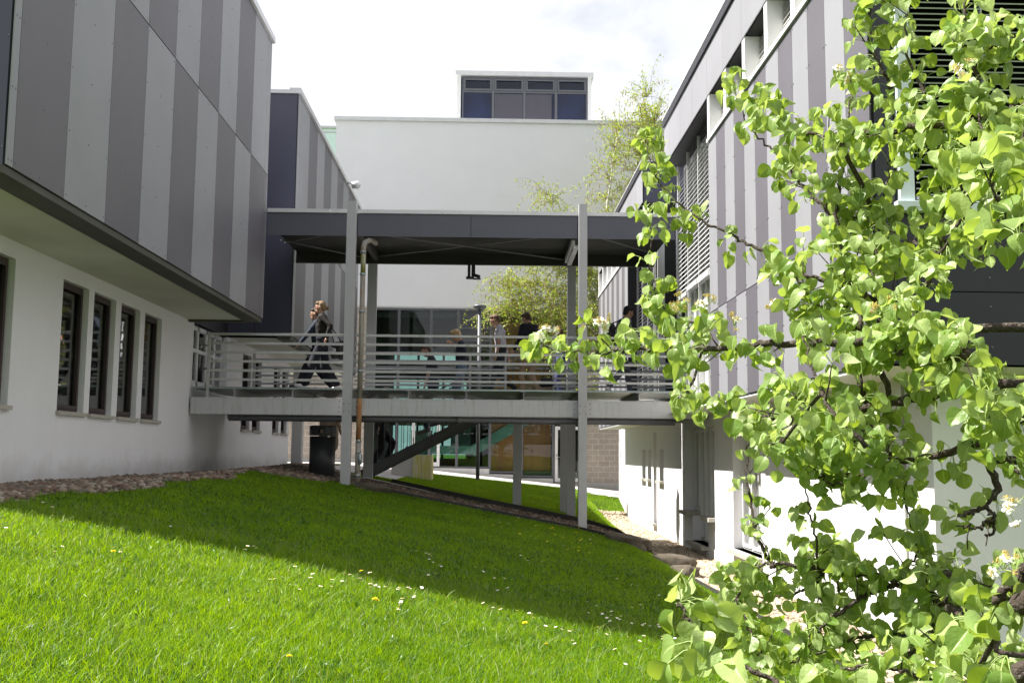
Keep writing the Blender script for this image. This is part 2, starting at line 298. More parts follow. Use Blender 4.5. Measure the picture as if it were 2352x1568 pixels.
def sheet(name, xs, ys, mats, dz=0.0, mask=None):
    X, Y = np.meshgrid(xs, ys, indexing='ij'); Z = H(X, Y) + dz; nx, ny = X.shape
    V = np.stack([X, Y, Z], -1).reshape(-1, 3); i, j = np.meshgrid(np.arange(nx - 1), np.arange(ny - 1), indexing='ij'); a = (i * ny + j).ravel()
    F = np.stack([a, a + ny, a + ny + 1, a + 1], 1)
    if mask is not None: F = F[mask(V[F].mean(1))]
    return npmesh(name, V, [F], mats, smooth=True)
xs = np.concatenate([[-900, -400, -200, -100, -60, -40, -25, -18, -14], np.arange(-12, 12.01, 0.2), [14, 18, 25, 40, 60, 100, 200, 400, 900]])
ys = np.concatenate([[-900, -400, -200, -100, -60, -40, -25, -15, -10], np.arange(-8, 46.01, 0.2), [48, 52, 60, 80, 120, 200, 400, 900, 1800]])
g = sheet('ground', xs, ys, 'soil'); tag(g, kind='structure')
p = sheet('path', np.arange(-12, 9.01, 0.25), np.arange(32.9, 38.6, 0.1), 'paving', 0.012, lambda c: c[:, 1] > 32.9 + 0.35 * np.sin(c[:, 0] * 0.8)); tag(p, kind='structure')
p2 = sheet('path', np.arange(-4.3, -1.9, 0.1), np.arange(24.0, 33.2, 0.1), 'paving', 0.012, lambda c: (c[:, 0] < -2.1 + 0.0 * c[:, 1])); tag(p2, kind='structure')
def grav_mask(c):
    x, y = c[:, 0], c[:, 1]; w = 0.10 * np.sin(y * 1.7) + 0.05 * np.sin(y * 4.1)
    left = (x < -4.12 + 0.18 * sm(9, 14, y) + w) & (x > -5.6) & (y > 6) & (y < 31)
    right = (x > 3.2 - w * 0.6 - 0.0 * y) & (x < 4.1) & (y > 5) & (y < 31.2)
    yc = 20.35 + 0.25 * np.clip(-x, 0, 3) * 0 ; fr = 19.35 + w * 0.8 - 0.15 * sm(-1, 1.8, x)
    mid = (y > fr) & (y < 21.2 + 0.8 * sm(0, -3, x)) & (x > -5.6) & (x < 2.3 + 0.5 * (y - 19))
    mid2 = (x > -5.6) & (x < -2.9) & (y > 18.6 + 0.4 * np.sin(x * 2)) & (y < 24.5)
    return left | right | mid | mid2
gs = sheet('gravel_bed', np.arange(-5.6, 4.2, 0.1), np.arange(5, 31.4, 0.1), 'earth', 0.006, grav_mask); tag(gs, kind='structure')
# ---------------------------------------------------------------- cladding
def cladding(mb, x, out, rows, ys, first_light, t=0.012, gap=0.008, screws=True):
    """rows: (z0,z1,flip) ; ys: seam list; panels lie at X=x, facing 'out' ; material 0 light, 1 dark, 2 screws"""
    for z0, z1, flip in rows:
        for k in range(len(ys) - 1):
            a, b = ys[k], ys[k + 1]; light = first_light[k] ^ flip if isinstance(first_light, list) else ((k % 2 == 0) ^ first_light ^ flip)
            mb.mi(0 if light else 1); mb.box(min(x, x - out * t), max(x, x - out * t), a + gap / 2, b - gap / 2, z0 + gap, z1 - gap)
            if screws:
                mb.mi(2)
                for yy in ((a + 0.05, b - 0.05, (a + b) / 2) if b - a > 0.8 else (a + 0.035, b - 0.035)):
                    z = z0 + 0.06
                    while z < z1 - 0.02:
                        mb.box(min(x, x + out * 0.004), max(x, x + out * 0.004), yy - 0.007, yy + 0.007, z - 0.007, z + 0.007); z += (z1 - z0 - 0.12) / 4
M['screw'] = mat('screw', (0.16, 0.15, 0.17), 0.35, 0.05, metal=0.6)
# ================================================================ building with the long two-tone upper storey (shaded side)
LB = tag(empty('college_building', (-5.5, 19.2, -0.4)), 'two-storey building with shaded grey and mauve striped overhanging upper floor beside the cobbles', 'building')
def inb(o, par): o.parent = par; o.location = Vector(o.location) - par.location; return o
class Rel:
    def __init__(s, par): s.p = par
    def __call__(s, mb, name, mats, smooth=False, bevel=0.0, parent=None):
        par = s.p; o = mb.build(name, mats, None, smooth, bevel); o.parent = parent or par
        o.matrix_parent_inverse = Matrix.Identity(4); 
        off = par.location; me = o.data; me.transform(Matrix.Translation(-off)); return o
LBp = Rel(LB)
XB, XW = -4.18, -5.5
wins = [(11.2, 12.08), (13.45, 14.33), (14.52, 15.38), (15.6, 16.45), (16.68, 17.55), (9.2, 10.1), (23.4, 24.25), (24.5, 25.35), (26.8, 27.6), (27.9, 28.7)]
mb = MB(); wallx(mb, XW, -1, 8.9, 29.0, -1.2, 2.40, [(a, b, 0.50, 2.20) for a, b in wins] + [(19.45, 22.0, 1.17, 2.40)], 0.32)
mb.q((-5.82, 29.0, -1.2), (-12, 29.0, -1.2), (-12, 29.0, 2.4), (-5.82, 29.0, 2.4)); mb.q((-5.82, 8.9, -1.2), (-12, 8.9, -1.2), (-12, 8.9, 2.4), (-5.82, 8.9, 2.4))
LBp(mb, 'ground_floor_wall', 'plaster')
mb = MB(); mb.box(-12, -5.83, 8.95, 29.0 - .02, -1.1, -1.0); mb.box(-9.0, -8.9, 8.95, 28.9, -1, 2.38)
for y in (10.5, 12.9, 18.2, 22.6, 26.0): mb.box(-8.9, -5.84, y, y + 0.1, -1, 2.38)
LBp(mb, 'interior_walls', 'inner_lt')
mb = MB(); mb.box(-5.535, -5.5 + .004, 6, 29, -0.46, -0.36); 
# soffits and upper boxes
for nm, y0, y1, x1 in (('a', 8.88, 19.2, XB), ('b', 22.03, 32.8, XB)):
    mb = MB(); mb.q((x1 - 0.30, y0 + .02, 2.40), (-12, y0 + .02, 2.40), (-12, y1 - .02, 2.40), (x1 - 0.30, y1 - .02, 2.40)); LBp(mb, 'soffit', 'soffit')
    mb = MB(); mb.box(x1 - 0.30, x1 - 0.02, y0, y1, 2.37, 2.44); mb.box(-5.5, x1 - 0.30, y1 - .14, y1 - .01, 2.36, 2.398); LBp(mb, 'soffit_edge', 'olive_trim')
    mb = MB(); mb.box(-12, x1 - 0.02, y0 + 0.02, y1 - 0.02, 2.445, 7.70); LBp(mb, 'storey_core', 'backing')
    mb = MB()
    if nm == 'a': sy = [8.88, 9.01] + [9.01 + 1.1 * k for k in range(1, 9)] + [18.9, 19.2]; fl = [True] + [bool(k % 2) for k in range(9)] + [True]
    else: sy = [22.03, 22.3] + [23.45 + 1.12 * k for k in range(9)]; fl = [True] + [bool(k % 2) for k in range(9)]; sy = sy[:10] + [32.8]; fl = fl[:10]
    rows = [(2.44, 5.15, False), (5.15, 7.72, True)]
    if nm == 'a':
        for z0, z1, flip in rows:
            cladding(mb, XB, 1, [(z0, z1, False)], sy[1:-1], [f ^ flip for f in fl[1:-1]]); cladding(mb, XB, 1, [(z0, z1, False)], [8.88, 9.01], [True]); cladding(mb, XB, 1, [(z0, z1, False)], [18.9, 19.14], [(True if flip else False)]); cladding(mb, XB, 1, [(z0, z1, False)], [19.14, 19.2], [True], screws=False)
    else:
        for z0, z1, flip in rows:
            cladding(mb, XB, 1, [(z0, z1, False)], sy, [fl[0]] + [f ^ flip for f in fl[1:]], screws=True)
    LBp(mb, 'cladding', ['panel_light', 'panel_dark', 'screw'])
    mb = MB(); mb.box(-12, XB + 0.05, y0 - 0.04, y1 + 0.05, 7.72, 7.80); mb.box(XB - .2, XB + 0.045, y0 - .04, y1 + .05, 7.801, 7.84); LBp(mb, 'roof_cap', 'cap')
    mb = MB()
    for k, (a, b) in enumerate(((-12, -8), (-8, -6.05), (-6.05, -4.97), (-4.97, -4.2))): mb.mi(0).box(a + .01, b - .01, y0 - 0.002, y0 + 0.015, 2.44, 7.715)
    mb.mi(1)
    for x in (-4.22, -4.93, -5.01, -6.0):
        for z in (2.6, 3.6, 4.7, 5.15, 6.05, 6.9, 7.5): mb.box(x - .008, x + .008, y0 - .008, y0, z - .008, z + .008)
    LBp(mb, 'end_cladding', ['slate', 'screw'])
mb = MB(); mb.box(-12, -5.6, 19.2, 22.05, 2.42, 4.6); mb.box(-5.6, -5.52, 19.2, 22.0, 2.42, 4.0); LBp(mb, 'link_wall', 'char')
mb = MB(); mb.box(-5.49, -5.21, 29.4, 29.7, -0.5, 2.39); LBp(mb, 'support_column', 'steel_clean')
# edge lamp on the far parapet
mb = MB(); mb.tube([(-4.1, 29.1, 7.6), (-3.93, 29.1, 7.62)], 0.03, 8); mb.tube([(-3.95, 29.1, 7.55), (-3.78, 29.1, 7.56), (-3.7, 29.1, 7.55)], [0.09, 0.12, 0.02], 12); LBp(mb, 'wall_lamp', 'cap', True)
def pane_set(par_rel, x, sgn, y0, y1, z0, z1, rec, fw=0.075, fm='frame_brown', gm='glass', blind=True, sill=True, sillm='sill', seed=0):
    """window facing -sgn, frame recessed by rec; frame, pane, blind, sill are sub-parts"""
    xf = x + sgn * rec; lo, hi = min(xf, xf + sgn * 0.06), max(xf, xf + sgn * 0.06)
    mb = MB(); mb.box(lo, hi, y0, y0 + fw, z0, z1); mb.box(lo, hi, y1 - fw, y1, z0, z1); mb.box(lo, hi, y0 + fw, y1 - fw, z0, z0 + fw); mb.box(lo, hi, y0 + fw, y1 - fw, z1 - fw, z1)
    e = 0.02; l2, h2 = min(xf - sgn * e, xf), max(xf - sgn * e, xf)
    a, b, c, d = y0 + fw * .6, y1 - fw * .6, z0 + fw * .6, z1 - fw * .6; w = 0.05
    mb.box(l2, h2, a, a + w, c, d); mb.box(l2, h2, b - w, b, c, d); mb.box(l2, h2, a + w, b - w, c, c + w); mb.box(l2, h2, a + w, b - w, d - w, d)
    fr = par_rel(mb, 'window', fm, bevel=0.0)
    mb = MB(); xg = xf + sgn * 0.03; mb.q((xg, y0 + fw, z0 + fw), (xg, y1 - fw, z0 + fw), (xg, y1 - fw, z1 - fw), (xg, y0 + fw, z1 - fw)); par_rel(mb, 'pane', gm, parent=fr)
    if blind:
        rnd = random.Random(seed); mb = MB(); z = z1 - 0.1; zb = z0 + rnd.uniform(0.15, 0.5); xs_ = xf + sgn * 0.16
        while z > zb: mb.q((xs_ - .02, y0, z), (xs_ - .02, y1, z), (xs_ + .015, y1, z + .02), (xs_ + .015, y0, z + .02)); z -= 0.085 if rnd.random() < .8 else 0.13
        par_rel(mb, 'blind', 'blind_w', parent=fr)
    if sill:
        mb = MB(); xo = x - sgn * 0.05; mb.box(min(xo, xf), max(xo, xf), y0 - 0.03, y1 + 0.03, z0 - 0.045, z0 + 0.004); par_rel(mb, 'sill', sillm, parent=fr)
    return fr
for k, (a, b) in enumerate(wins): pane_set(LBp, XW, -1, a, b, 0.50, 2.20, 0.085, seed=k)
# glazed double door onto the bridge
mb = MB(); xd = XW - 0.10
for a in (19.5, 20.12, 20.74, 21.36, 21.94): mb.box(xd - .06, xd, a - .045, a + .045, 1.18, 2.38)
mb.box(xd - .06, xd, 19.45, 22.0, 2.30, 2.385); mb.box(xd - .06, xd, 19.45, 22.0, 1.18, 1.34); mb.box(xd - .059, xd - .001, 19.45, 22.0, 1.88, 1.95)
dr = LBp(mb, 'entrance_door', 'frame_white')
mb = MB(); mb.q((xd - .03, 19.5, 1.3), (xd - .03, 21.95, 1.3), (xd - .03, 21.95, 2.32), (xd - .03, 19.5, 2.32)); LBp(mb, 'pane', 'glass', parent=dr)
mb = MB()
for y in (20.6, 20.9): mb.tube([(xd, y, 1.62), (xd + .09, y, 1.62), (xd + .10, y, 1.68), (xd + .10, y, 2.02), (xd + .09, y, 2.08), (xd, y, 2.08)], 0.016, 8)
LBp(mb, 'handle', 'chrome', True, parent=dr)
mb = MB(); mb.box(-6.6, -6.5, 20.9, 21.3, 1.2, 2.3); mb.box(-6.4, -6.3, 21.5, 21.7, 1.2, 2.3); LBp(mb, 'curtain', 'orange', parent=dr)

# ================================================================ sunlit building on the other side
RB = tag(empty('laboratory_building', (4.08, 19.3, -1.9)), 'building with sunlit striped upper floor and white ground floor behind the pear tree', 'building')
RBp = Rel(RB); XR, XG = 3.3, 4.08
slits = [(27.13, 27.76, -0.58, 0.16), (26.2, 26.79, -0.58, 0.16), (25.37, 25.86, -1.62, 0.577), (24.34, 24.95, -0.58, 0.16)]
bigs = [(18.87, 21.77, -1.66, 0.56), (15.65, 17.45, -1.50, 0.58)]
mb = MB(); wallx(mb, XG, 1, 9.55, 32.7, -2.4, 0.80, slits + bigs, 0.34)
mb.q((XG + .34, 9.55, -2.4), (13, 9.55, -2.4), (13, 9.55, .8), (XG + .34, 9.55, .8)); mb.q((XG + .34, 32.7, -2.4), (13, 32.7, -2.4), (13, 32.7, .8), (XG + .34, 32.7, .8))
RBp(mb, 'ground_floor_wall', 'plaster')
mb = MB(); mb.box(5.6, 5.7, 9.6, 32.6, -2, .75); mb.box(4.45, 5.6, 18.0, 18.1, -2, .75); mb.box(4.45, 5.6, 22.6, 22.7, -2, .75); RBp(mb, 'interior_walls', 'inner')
mb = MB()
mb.box(XG - 0.02, XG + .001, 10.17, 10.2, -1.9, 0.79)
for z in (-1.2, -.3, .5): mb.box(XG - 0.04, XG - .018, 10.15, 10.22, z, z + .04)
RBp(mb, 'conductor_strip', 'cable'); mb = MB(); mb.box(XG - 0.015, XG + .001, 32.3, 32.34, -1.7, 0.79); RBp(mb, 'conductor_strip', 'cable')
for k, (a, b, c, d) in enumerate(slits):
    mb = MB(); mb.box(XG - 0.10, XG + 0.2, a - 0.04, b + 0.04, c - 0.06, c); sl = RBp(mb, 'window_sill', 'sill')
    pane_set(RBp, XG, 1, a, b, c, d, 0.22, 0.05, 'frame_white', 'glass', False, False)
for a, b, c, d in ((18.87, 19.55, -1.10, .56), (19.55, 21.05, -1.66, .56), (21.05, 21.77, -1.10, .56)):
    if c > -1.5: mb = MB(); mb.box(XG + .02, XG + 0.34, a, b, -1.66, c - .06); RBp(mb, 'window_apron', 'plaster')
    mb = MB(); mb.box(XG - 0.12, XG + 0.2, a - 0.03, b + 0.03, c - 0.07, c); RBp(mb, 'window_sill', 'sill')
    n = 3 if b - a > 1 else 1; w = (b - a) / n
    for i in range(n): pane_set(RBp, XG, 1, a + i * w, a + (i + 1) * w, c, d, 0.2, 0.05, 'frame_white', 'glass', False, False)
mb = MB(); mb.box(XG - 0.12, XG + 0.2, 15.62, 17.48, -1.57, -1.50); RBp(mb, 'window_sill', 'sill')
for i in range(3): pane_set(RBp, XG, 1, 15.65 + .6 * i, 15.65 + .6 * (i + 1), -1.5, 0.58, 0.16, 0.06, 'frame_white', 'glass', i == 1, False)
for nm, y0, y1 in (('a', 8.8, 19.28), ('b', 22.1, 31.25)):
    yb0, yb1 = (15.44, 19.26) if nm == 'a' else (22.15, 24.7)
    mb = MB(); mb.q((XR + .03, y0, .78), (13, y0, .78), (13, y1, .78), (XR + .03, y1, .78)); RBp(mb, 'soffit', 'soffit')
    mb = MB(); mb.box(XR + .02, XR + .1, y0, y1, 0.765, .8) if nm == 'b' else mb.box(XR + .02, XR + .1, y0, yb0, 0.765, .8); mb.box(XR + .2, XR + .3, yb0, yb1, .765, .85) ; RBp(mb, 'soffit_edge', 'frame_white')
    # core with recess for glazing
    mb = MB(); mb.box(XR + .45, 13, y0 + .02, y1 - .01, .80, 6.30); mb.box(XR + .02, XR + .45, y0 + .02, yb0 if nm == 'a' else y0 + .05, .8, 4.78) if nm == 'a' else mb.box(XR + .02, XR + .45, yb1, y1 - .01, .8, 4.78)
    mb.box(XR + .02, XR + .45, y0 + .02, y1 - .01, 5.47, 6.30); RBp(mb, 'storey_core', 'backing')
    ys_ = [15.44 - .55 * k for k in range(13)][::-1] if nm == 'a' else [24.7 + .55 * k for k in range(12)] + [31.25]
    if nm == 'a': ys_ = [8.8] + ys_[1:] if ys_[0] < 8.8 + .2 else [8.8] + ys_
    lights = []
    for k in range(len(ys_) - 1):
        idx = int(round((15.44 - ys_[k + 1]) / .55)) if nm == 'a' else int(round((ys_[k] - 24.7) / .55)); lights.append(idx % 2 == 0)
    mb = MB(); cladding(mb, XR, -1, [(.80, 2.135, True)], ys_, lights, gap=.006, screws=(nm == 'a')); cladding(mb, XR, -1, [(2.135, 4.74, False)], ys_, lights, gap=.006, screws=(nm == 'a'))
    RBp(mb, 'cladding', ['panel_light', 'panel_dark', 'screw'])
    # fascia
    mb = MB(); yf = y0
    while yf < y1 - .01: mb.mi(0).box(XR - .02, XR - .006, yf + .003, min(yf + 1.1, y1) - .003, 5.46, 6.27); yf += 1.1
    RBp(mb, 'fascia', ['panel_light'])
    mb = MB(); mb.box(XR - .05, 13, y0 - .05, y1 + .02, 6.275, 6.34); mb.box(XR - .052, XR - .03, y0 - .05, y1 + .02, 6.20, 6.2749); RBp(mb, 'roof_cap', 'char')
    mb = MB(); mb.box(XR - .055, XR + .2, y0 - .055, y1 + .03, 6.342, 6.37); RBp(mb, 'roof_flashing', 'cap')
    mb = MB(); mb.box(XR - .03, XR + .42, y0 if nm == 'a' else yb1, yb0 if nm == 'a' else y1, 4.74, 4.79); RBp(mb, 'strip_sill', 'frame_white')
    # strip windows
    a = y0 + .1 if nm == 'a' else yb1; e = yb0 if nm == 'a' else y1
    yk = e if nm == 'a' else e
    while yk > a + .3:
        mb = MB(); mb.box(XR - .01, XR + .42, yk - .15, yk, 4.791, 5.459); RBp(mb, 'window_post', 'frame_white')
        yo0 = max(yk - 1.1, a); yo1 = yk - .15
        if yo1 - yo0 > .2:
            fr_ = pane_set(RBp, XR, 1, yo0, yo1, 4.791, 5.459, .27, .04, 'frame_grey', 'glass', False, False)
            mb = MB(); z = 5.44
            while z > 4.85: mb.q((XR + .17, yo0, z - .062), (XR + .17, yo1, z - .062), (XR + .20, yo1, z), (XR + .20, yo0, z)); z -= .068
            mb.box(XR + .165, XR + .18, (yo0 + yo1) / 2, (yo0 + yo1) / 2 + .012, 4.8, 5.45); RBp(mb, 'louvre', 'blind_w', parent=fr_)
        yk -= 1.1
    # full-height glazing with louvre blinds
    nb = 4 if nm == 'a' else 3; xb = XR + .2; w = (yb1 - yb0) / nb
    for i in range(nb):
        ya, yb = yb1 - w * (i + 1), yb1 - w * i
        fr_ = pane_set(RBp, xb, 1, ya, yb, .86, 5.45, .16, .06, 'frame_white', 'glass', False, False)
        mb = MB(); mb.box(xb + .14, xb + .22, (ya + yb) / 2 - .03, (ya + yb) / 2 + .03, .9, 5.4); mb.box(xb + .14, xb + .22, ya + .06, yb - .06, 1.9, 1.95); RBp(mb, 'mullion', 'frame_white', parent=fr_)
        zb = (2.95 + [0, .05, .04, .02][i]) if nm == 'a' else 1.25
        mb = MB(); z = 5.42
        while z > zb: mb.q((xb + .01, ya + .02, z - .056), (xb + .01, yb - .02, z - .056), (xb + .045, yb - .02, z), (xb + .045, ya + .02, z)); z -= .082
        mb.box(xb - .01, xb + .09, ya + .02, yb - .02, zb - .10, zb - .02); RBp(mb, 'louvre', 'blind' if nm == 'a' else 'char', parent=fr_)
        mb = MB(); mb.box(xb + .02, xb + .07, ya - .012, ya + .012, .86, 5.45); mb.box(xb + .02, xb + .07, yb - .011, yb + .012, .86, 5.45) if i == 0 else None; RBp(mb, 'guide_rail', 'frame_white', parent=fr_)
    # end face
    mb = MB()
    if nm == 'a':
        for a_, b_ in ((3.34, 3.50),): mb.mi(0).box(a_, b_, y0 - .004, y0 + .012, .8, 6.27)
        mb.box(3.505, 6.2, y0 - .004, y0 + .012, .8, 1.42); mb.box(3.505, 6.2, y0 - .004, y0 + .012, 1.43, 2.10); mb.box(6.21, 13, y0 - .004, y0 + .012, .8, 6.27); mb.box(3.505, 6.2, y0 - .004, y0 + .012, 5.9, 6.27)
        mb.mi(1)
        for x in (3.4, 3.56, 4.3, 5.2):
            for z in (.95, 1.3, 1.55, 1.95, 2.9, 3.9, 4.8): 
                if x < 3.45 or z < 2: mb.box(x - .008, x + .008, y0 - .01, y0 - .004, z - .008, z + .008)
        RBp(mb, 'end_cladding', ['char', 'screw'])
    else:
        mb.mi(0).box(3.32, 4.2, y0 - .004, y0 + .012, 5.46, 6.27); mb.box(4.21, 5.3, y0 - .004, y0 + .012, 5.46, 6.27); mb.box(5.31, 13, y0 - .004, y0 + .012, 5.46, 6.27); RBp(mb, 'end_cladding', ['slate', 'screw'])
        mb = MB(); mb.box(3.6, 3.75, y0 - .02, y0 + .02, .8, 5.45); mb.box(4.0, 4.12, y0 - .02, y0 + .02, .8, 5.45); RBp(mb, 'end_post', 'frame_white')
# end window with louvre blinds
y0 = 8.8; mb = MB(); mb.box(3.53, 3.66, y0 - .05, y0 + .03, 2.2, 5.88); mb.box(6.06, 6.19, y0 - .05, y0 + .03, 2.2, 5.88); mb.box(3.66, 6.06, y0 - .04, y0 + .03, 5.78, 5.88); mb.box(3.49, 6.2, y0 - .09, y0 + .03, 2.11, 2.199)
ew = RBp(mb, 'end_window', 'frame_mint', bevel=.004)
mb = MB(); mb.q((3.66, y0 + .02, 2.2), (6.06, y0 + .02, 2.2), (6.06, y0 + .02, 5.8), (3.66, y0 + .02, 5.8)); RBp(mb, 'pane', 'glass', parent=ew)
mb = MB(); z = 5.75
while z > 2.27: mb.q((3.68, y0 - .035, z - .012), (6.04, y0 - .035, z - .012), (6.04, y0 + .01, z), (3.68, y0 + .01, z)); mb.q((3.68, y0 - .035, z - .014), (6.04, y0 - .035, z - .014), (6.04, y0 - .030, z - .024), (3.68, y0 - .030, z - .024)); z -= .0525
for x in (4.3, 5.1): mb.box(x, x + .01, y0 - .038, y0 + .012, 2.25, 5.78)
mb.box(3.68, 6.04, y0 - .04, y0 + .012, 2.22, 2.25); RBp(mb, 'louvre', 'blind', parent=ew)
# link between the two storeys, door to the bridge
mb = MB(); mb.box(4.25, 13, 19.28, 22.1, .8, 4.5); RBp(mb, 'link_wall', 'char')
mb = MB()
for a in (19.45, 20.3, 21.15, 21.95): mb.box(4.16, 4.24, a - .04, a + .04, 1.18, 3.9)
mb.box(4.165, 4.235, 19.4, 22.0, 3.3, 3.36); mb.box(4.165, 4.235, 19.4, 22.0, 1.2, 1.3); ld = RBp(mb, 'entrance_door', 'frame_grey')
mb = MB(); mb.q((4.2, 19.4, 1.2), (4.2, 22.0, 1.2), (4.2, 22.0, 3.9), (4.2, 19.4, 3.9)); RBp(mb, 'pane', 'glass', parent=ld)

# ================================================================ far hall building
FB = tag(empty('assembly_hall', (1.0, 38.0, -0.8)), 'tall pale grey plastered hall with glazed ground floor and a windowed rooftop room', 'building')
FBp = Rel(FB); YF = 38.0
mb = MB(); mb.box(-5.8, 14, YF, YF + 9, 5.36, 12.32); FBp(mb, 'upper_wall', 'plaster_far')
mb = MB(); mb.box(-5.87, 14.1, YF - .08, YF + 9, 12.321, 12.46); FBp(mb, 'roof_cap', 'cap')
mb = MB(); mb.box(-5.8, 14, YF + .02, YF + .3, 5.30, 5.36); FBp(mb, 'drip_edge', 'cap')
mb = MB(); mb.box(-12, -4.25, YF + .05, YF + .35, -1.2, 5.3); FBp(mb, 'block_wall', 'block'); mb = MB(); mb.box(3.55, 12, YF + .05, YF + .35, -1.0 + .02, 5.3); FBp(mb, 'block_wall', 'block')
mb = MB(); mb.box(3.55, 12, YF, YF + .35, -2.0, -.98); mb.box(-12, -4.25, YF, YF + .35, -1.5, -.2); FBp(mb, 'plinth', 'concrete')
mb = MB(); mb.q((-4.25, YF + .01, -1.6), (3.55, YF + .01, -1.6), (3.55, YF + .01, -1.0), (2.36, YF + .01, -1.0), (2.36, YF + .01, -.84), (1.21, YF + .01, -.84), (1.21, YF + .01, -.72), (.05, YF + .01, -.70), (.05, YF + .01, -.52), (-4.25, YF + .01, -.48)); FBp(mb, 'base_strip', 'plaster')
# glazing bays
bays = [(-4.25, -3.31), (-3.31, -2.13), (-2.13, -1.14), (-1.14, .055), (.055, 1.21), (1.21, 2.36), (2.36, 3.55)]
bot = [-.5, -.5, -.5, -.5, -.66, -.80, -.98]
for k, (a, b) in enumerate(bays):
    z0 = bot[k]; mb = MB(); t = .05
    mb.box(a, a + t, YF, YF + .1, z0, 5.29); mb.box(b - t, b, YF, YF + .1, z0, 5.29)
    for z in ((z0, z0 + .06), (5.22, 5.29), (1.28, 1.36), (3.1, 3.17)): mb.box(a + t, b - t, YF + .005, YF + .095, z[0], z[1])
    if k == 3: mb.box(a + t, b - t, YF + .004, YF + .094, 4.1, 4.18); mb.box(a + t, b - t, YF + .004, YF + .094, 4.55, 4.6)
    w = FBp(mb, 'glazing_bay', 'frame_grey')
    mb = MB(); mb.q((a + t, YF + .05, z0 + .06), (b - t, YF + .05, z0 + .06), (b - t, YF + .05, 5.22), (a + t, YF + .05, 5.22)); FBp(mb, 'pane', 'glass_far', parent=w)
for a, b, z0 in ((2.42, 3.5, -.97), (-2.75, -1.75, -.44)):
    mb = MB(); t = .1; mb.box(a, a + t, YF - .03, YF + .0, z0, z0 + 2.0); mb.box(b - t, b, YF - .03, YF + .0, z0, z0 + 2.0); mb.box(a + t, b - t, YF - .03, YF + .0, z0 + 1.88, z0 + 2.0); mb.box(a + t, b - t, YF - .03, YF + .0, z0, z0 + .14)
    d = FBp(mb, 'door', 'frame_white'); mb = MB(); mb.tube([(a + .06, YF - .09, z0 + .9), (a + .16, YF - .09, z0 + .9)], .015, 6); mb.box(a + .03, a + .07, YF - .07, YF - .03, z0 + .78, z0 + 1.0); FBp(mb, 'handle', 'chrome', parent=d)
# interior: floors, back glazing, timber wall, stair
mb = MB(); mb.box(-12, 14, YF + .4, YF + 9, 5.0, 5.2); mb.box(-4.3, 3.6, YF + 1.4, YF + 9, 1.25, 1.5); mb.box(-12, -4.3, YF + .36, YF + 9, -1, 5); mb.box(3.6, 12, YF + .36, YF + 9, -1, 5); mb.box(-4.3, 3.6, YF + .2, YF + 9, -1.2, -.6 + .0); FBp(mb, 'interior_floors', 'inner')
mb = MB()
for i in range(7): x = -4.3 + i * 1.13; mb.box(x - .05, x + .05, YF + 8.8, YF + 8.9, -.6, 5.0)
mb.box(-4.3, 3.6, YF + 8.8, YF + 8.9, 3.3, 4.1); mb.box(-4.3, 3.6, YF + 8.79, YF + 8.89, 2.2, 2.35); mb.box(-4.3, 3.6, YF + 8.79, YF + 8.89, 4.55, 5.0); mb.box(-4.3, 3.6, YF + 8.79, YF + 8.89, -.6, -.2); mb.box(-1.0, 3.6, YF + 8.78, YF + 8.88, -.6, 5.0); FBp(mb, 'back_frames', 'inner')
mb = MB(); mb.q((-4.3, YF + 8.85, -.6), (3.6, YF + 8.85, -.6), (3.6, YF + 8.85, 5), (-4.3, YF + 8.85, 5)); FBp(mb, 'back_pane', 'teal_glass')
mb = MB(); mb.box(.1, 2.3, YF + .55, YF + .6, -.8, 4.9); FBp(mb, 'timber_wall', 'wood')
mb = MB(); mb.box(-3.0, -2.2, YF + 3, YF + 3.1, -.5, .9); mb.box(-1.5, -.7, YF + 4, YF + 4.1, .3, 1.2); FBp(mb, 'teal_screen', 'teal_paint')
mb = MB(); mb.bar((-.6, YF + .4, .1), (2.2, YF + .4, 1.75), .04, .38); mb.box(-2.2, -.5, YF + .4, YF + .44, -.0, .3); FBp(mb, 'stair_balustrade', 'teal_paint')
# rooftop room
mb = MB(); mb.box(-1.45, -1.3, 42, 50, 12.4, 15.62); mb.box(3.97, 4.12, 42, 50, 12.4, 15.62); rr = FBp(mb, 'rooftop_room', 'frame_white'); mb = MB(); mb.box(-1.3, 3.97, 42.6, 42.7, 12.4, 15.6); FBp(mb, 'inner_wall', 'blue_room', parent=rr)
mb = MB(); mb.box(-1.52, 4.2, 41.85, 50.1, 15.60, 15.78); FBp(mb, 'roof', 'cap', parent=rr)
for k, (a, b) in enumerate(((-1.24, .04), (.04, 1.34), (1.34, 2.65), (2.65, 3.95))):
    mb = MB(); t = .05; mb.box(a, a + t, 41.98, 42.08, 12.4, 15.58); mb.box(b - t, b, 41.98, 42.08, 12.4, 15.58); mb.box(a + t, b - t, 41.985, 42.075, 15.5, 15.58); mb.box(a + t, b - t, 41.985, 42.075, 14.9, 14.97)
    mb.box(a + .06, a + .13, 41.95, 41.979, 14.98, 15.48); mb.box(b - .13, b - .06, 41.95, 41.979, 14.98, 15.48); mb.box(a + .13, b - .13, 41.95, 41.979, 15.41, 15.48); mb.box(a + .13, b - .13, 41.95, 41.979, 14.98, 15.05)
    w = FBp(mb, 'window', 'frame_grey', parent=rr); mb = MB(); mb.q((a + t, 42.03, 12.4), (b - t, 42.03, 12.4), (b - t, 42.03, 15.5), (a + t, 42.03, 15.5)); FBp(mb, 'pane', 'glass_blue', parent=w)
    if k in (1, 2): mb = MB(); mb.box(a + .06, b - (.06 if k == 1 else .18), 42.06, 42.07, 12.4, 14.88); FBp(mb, 'roller_blind', 'blind_beige', parent=w)
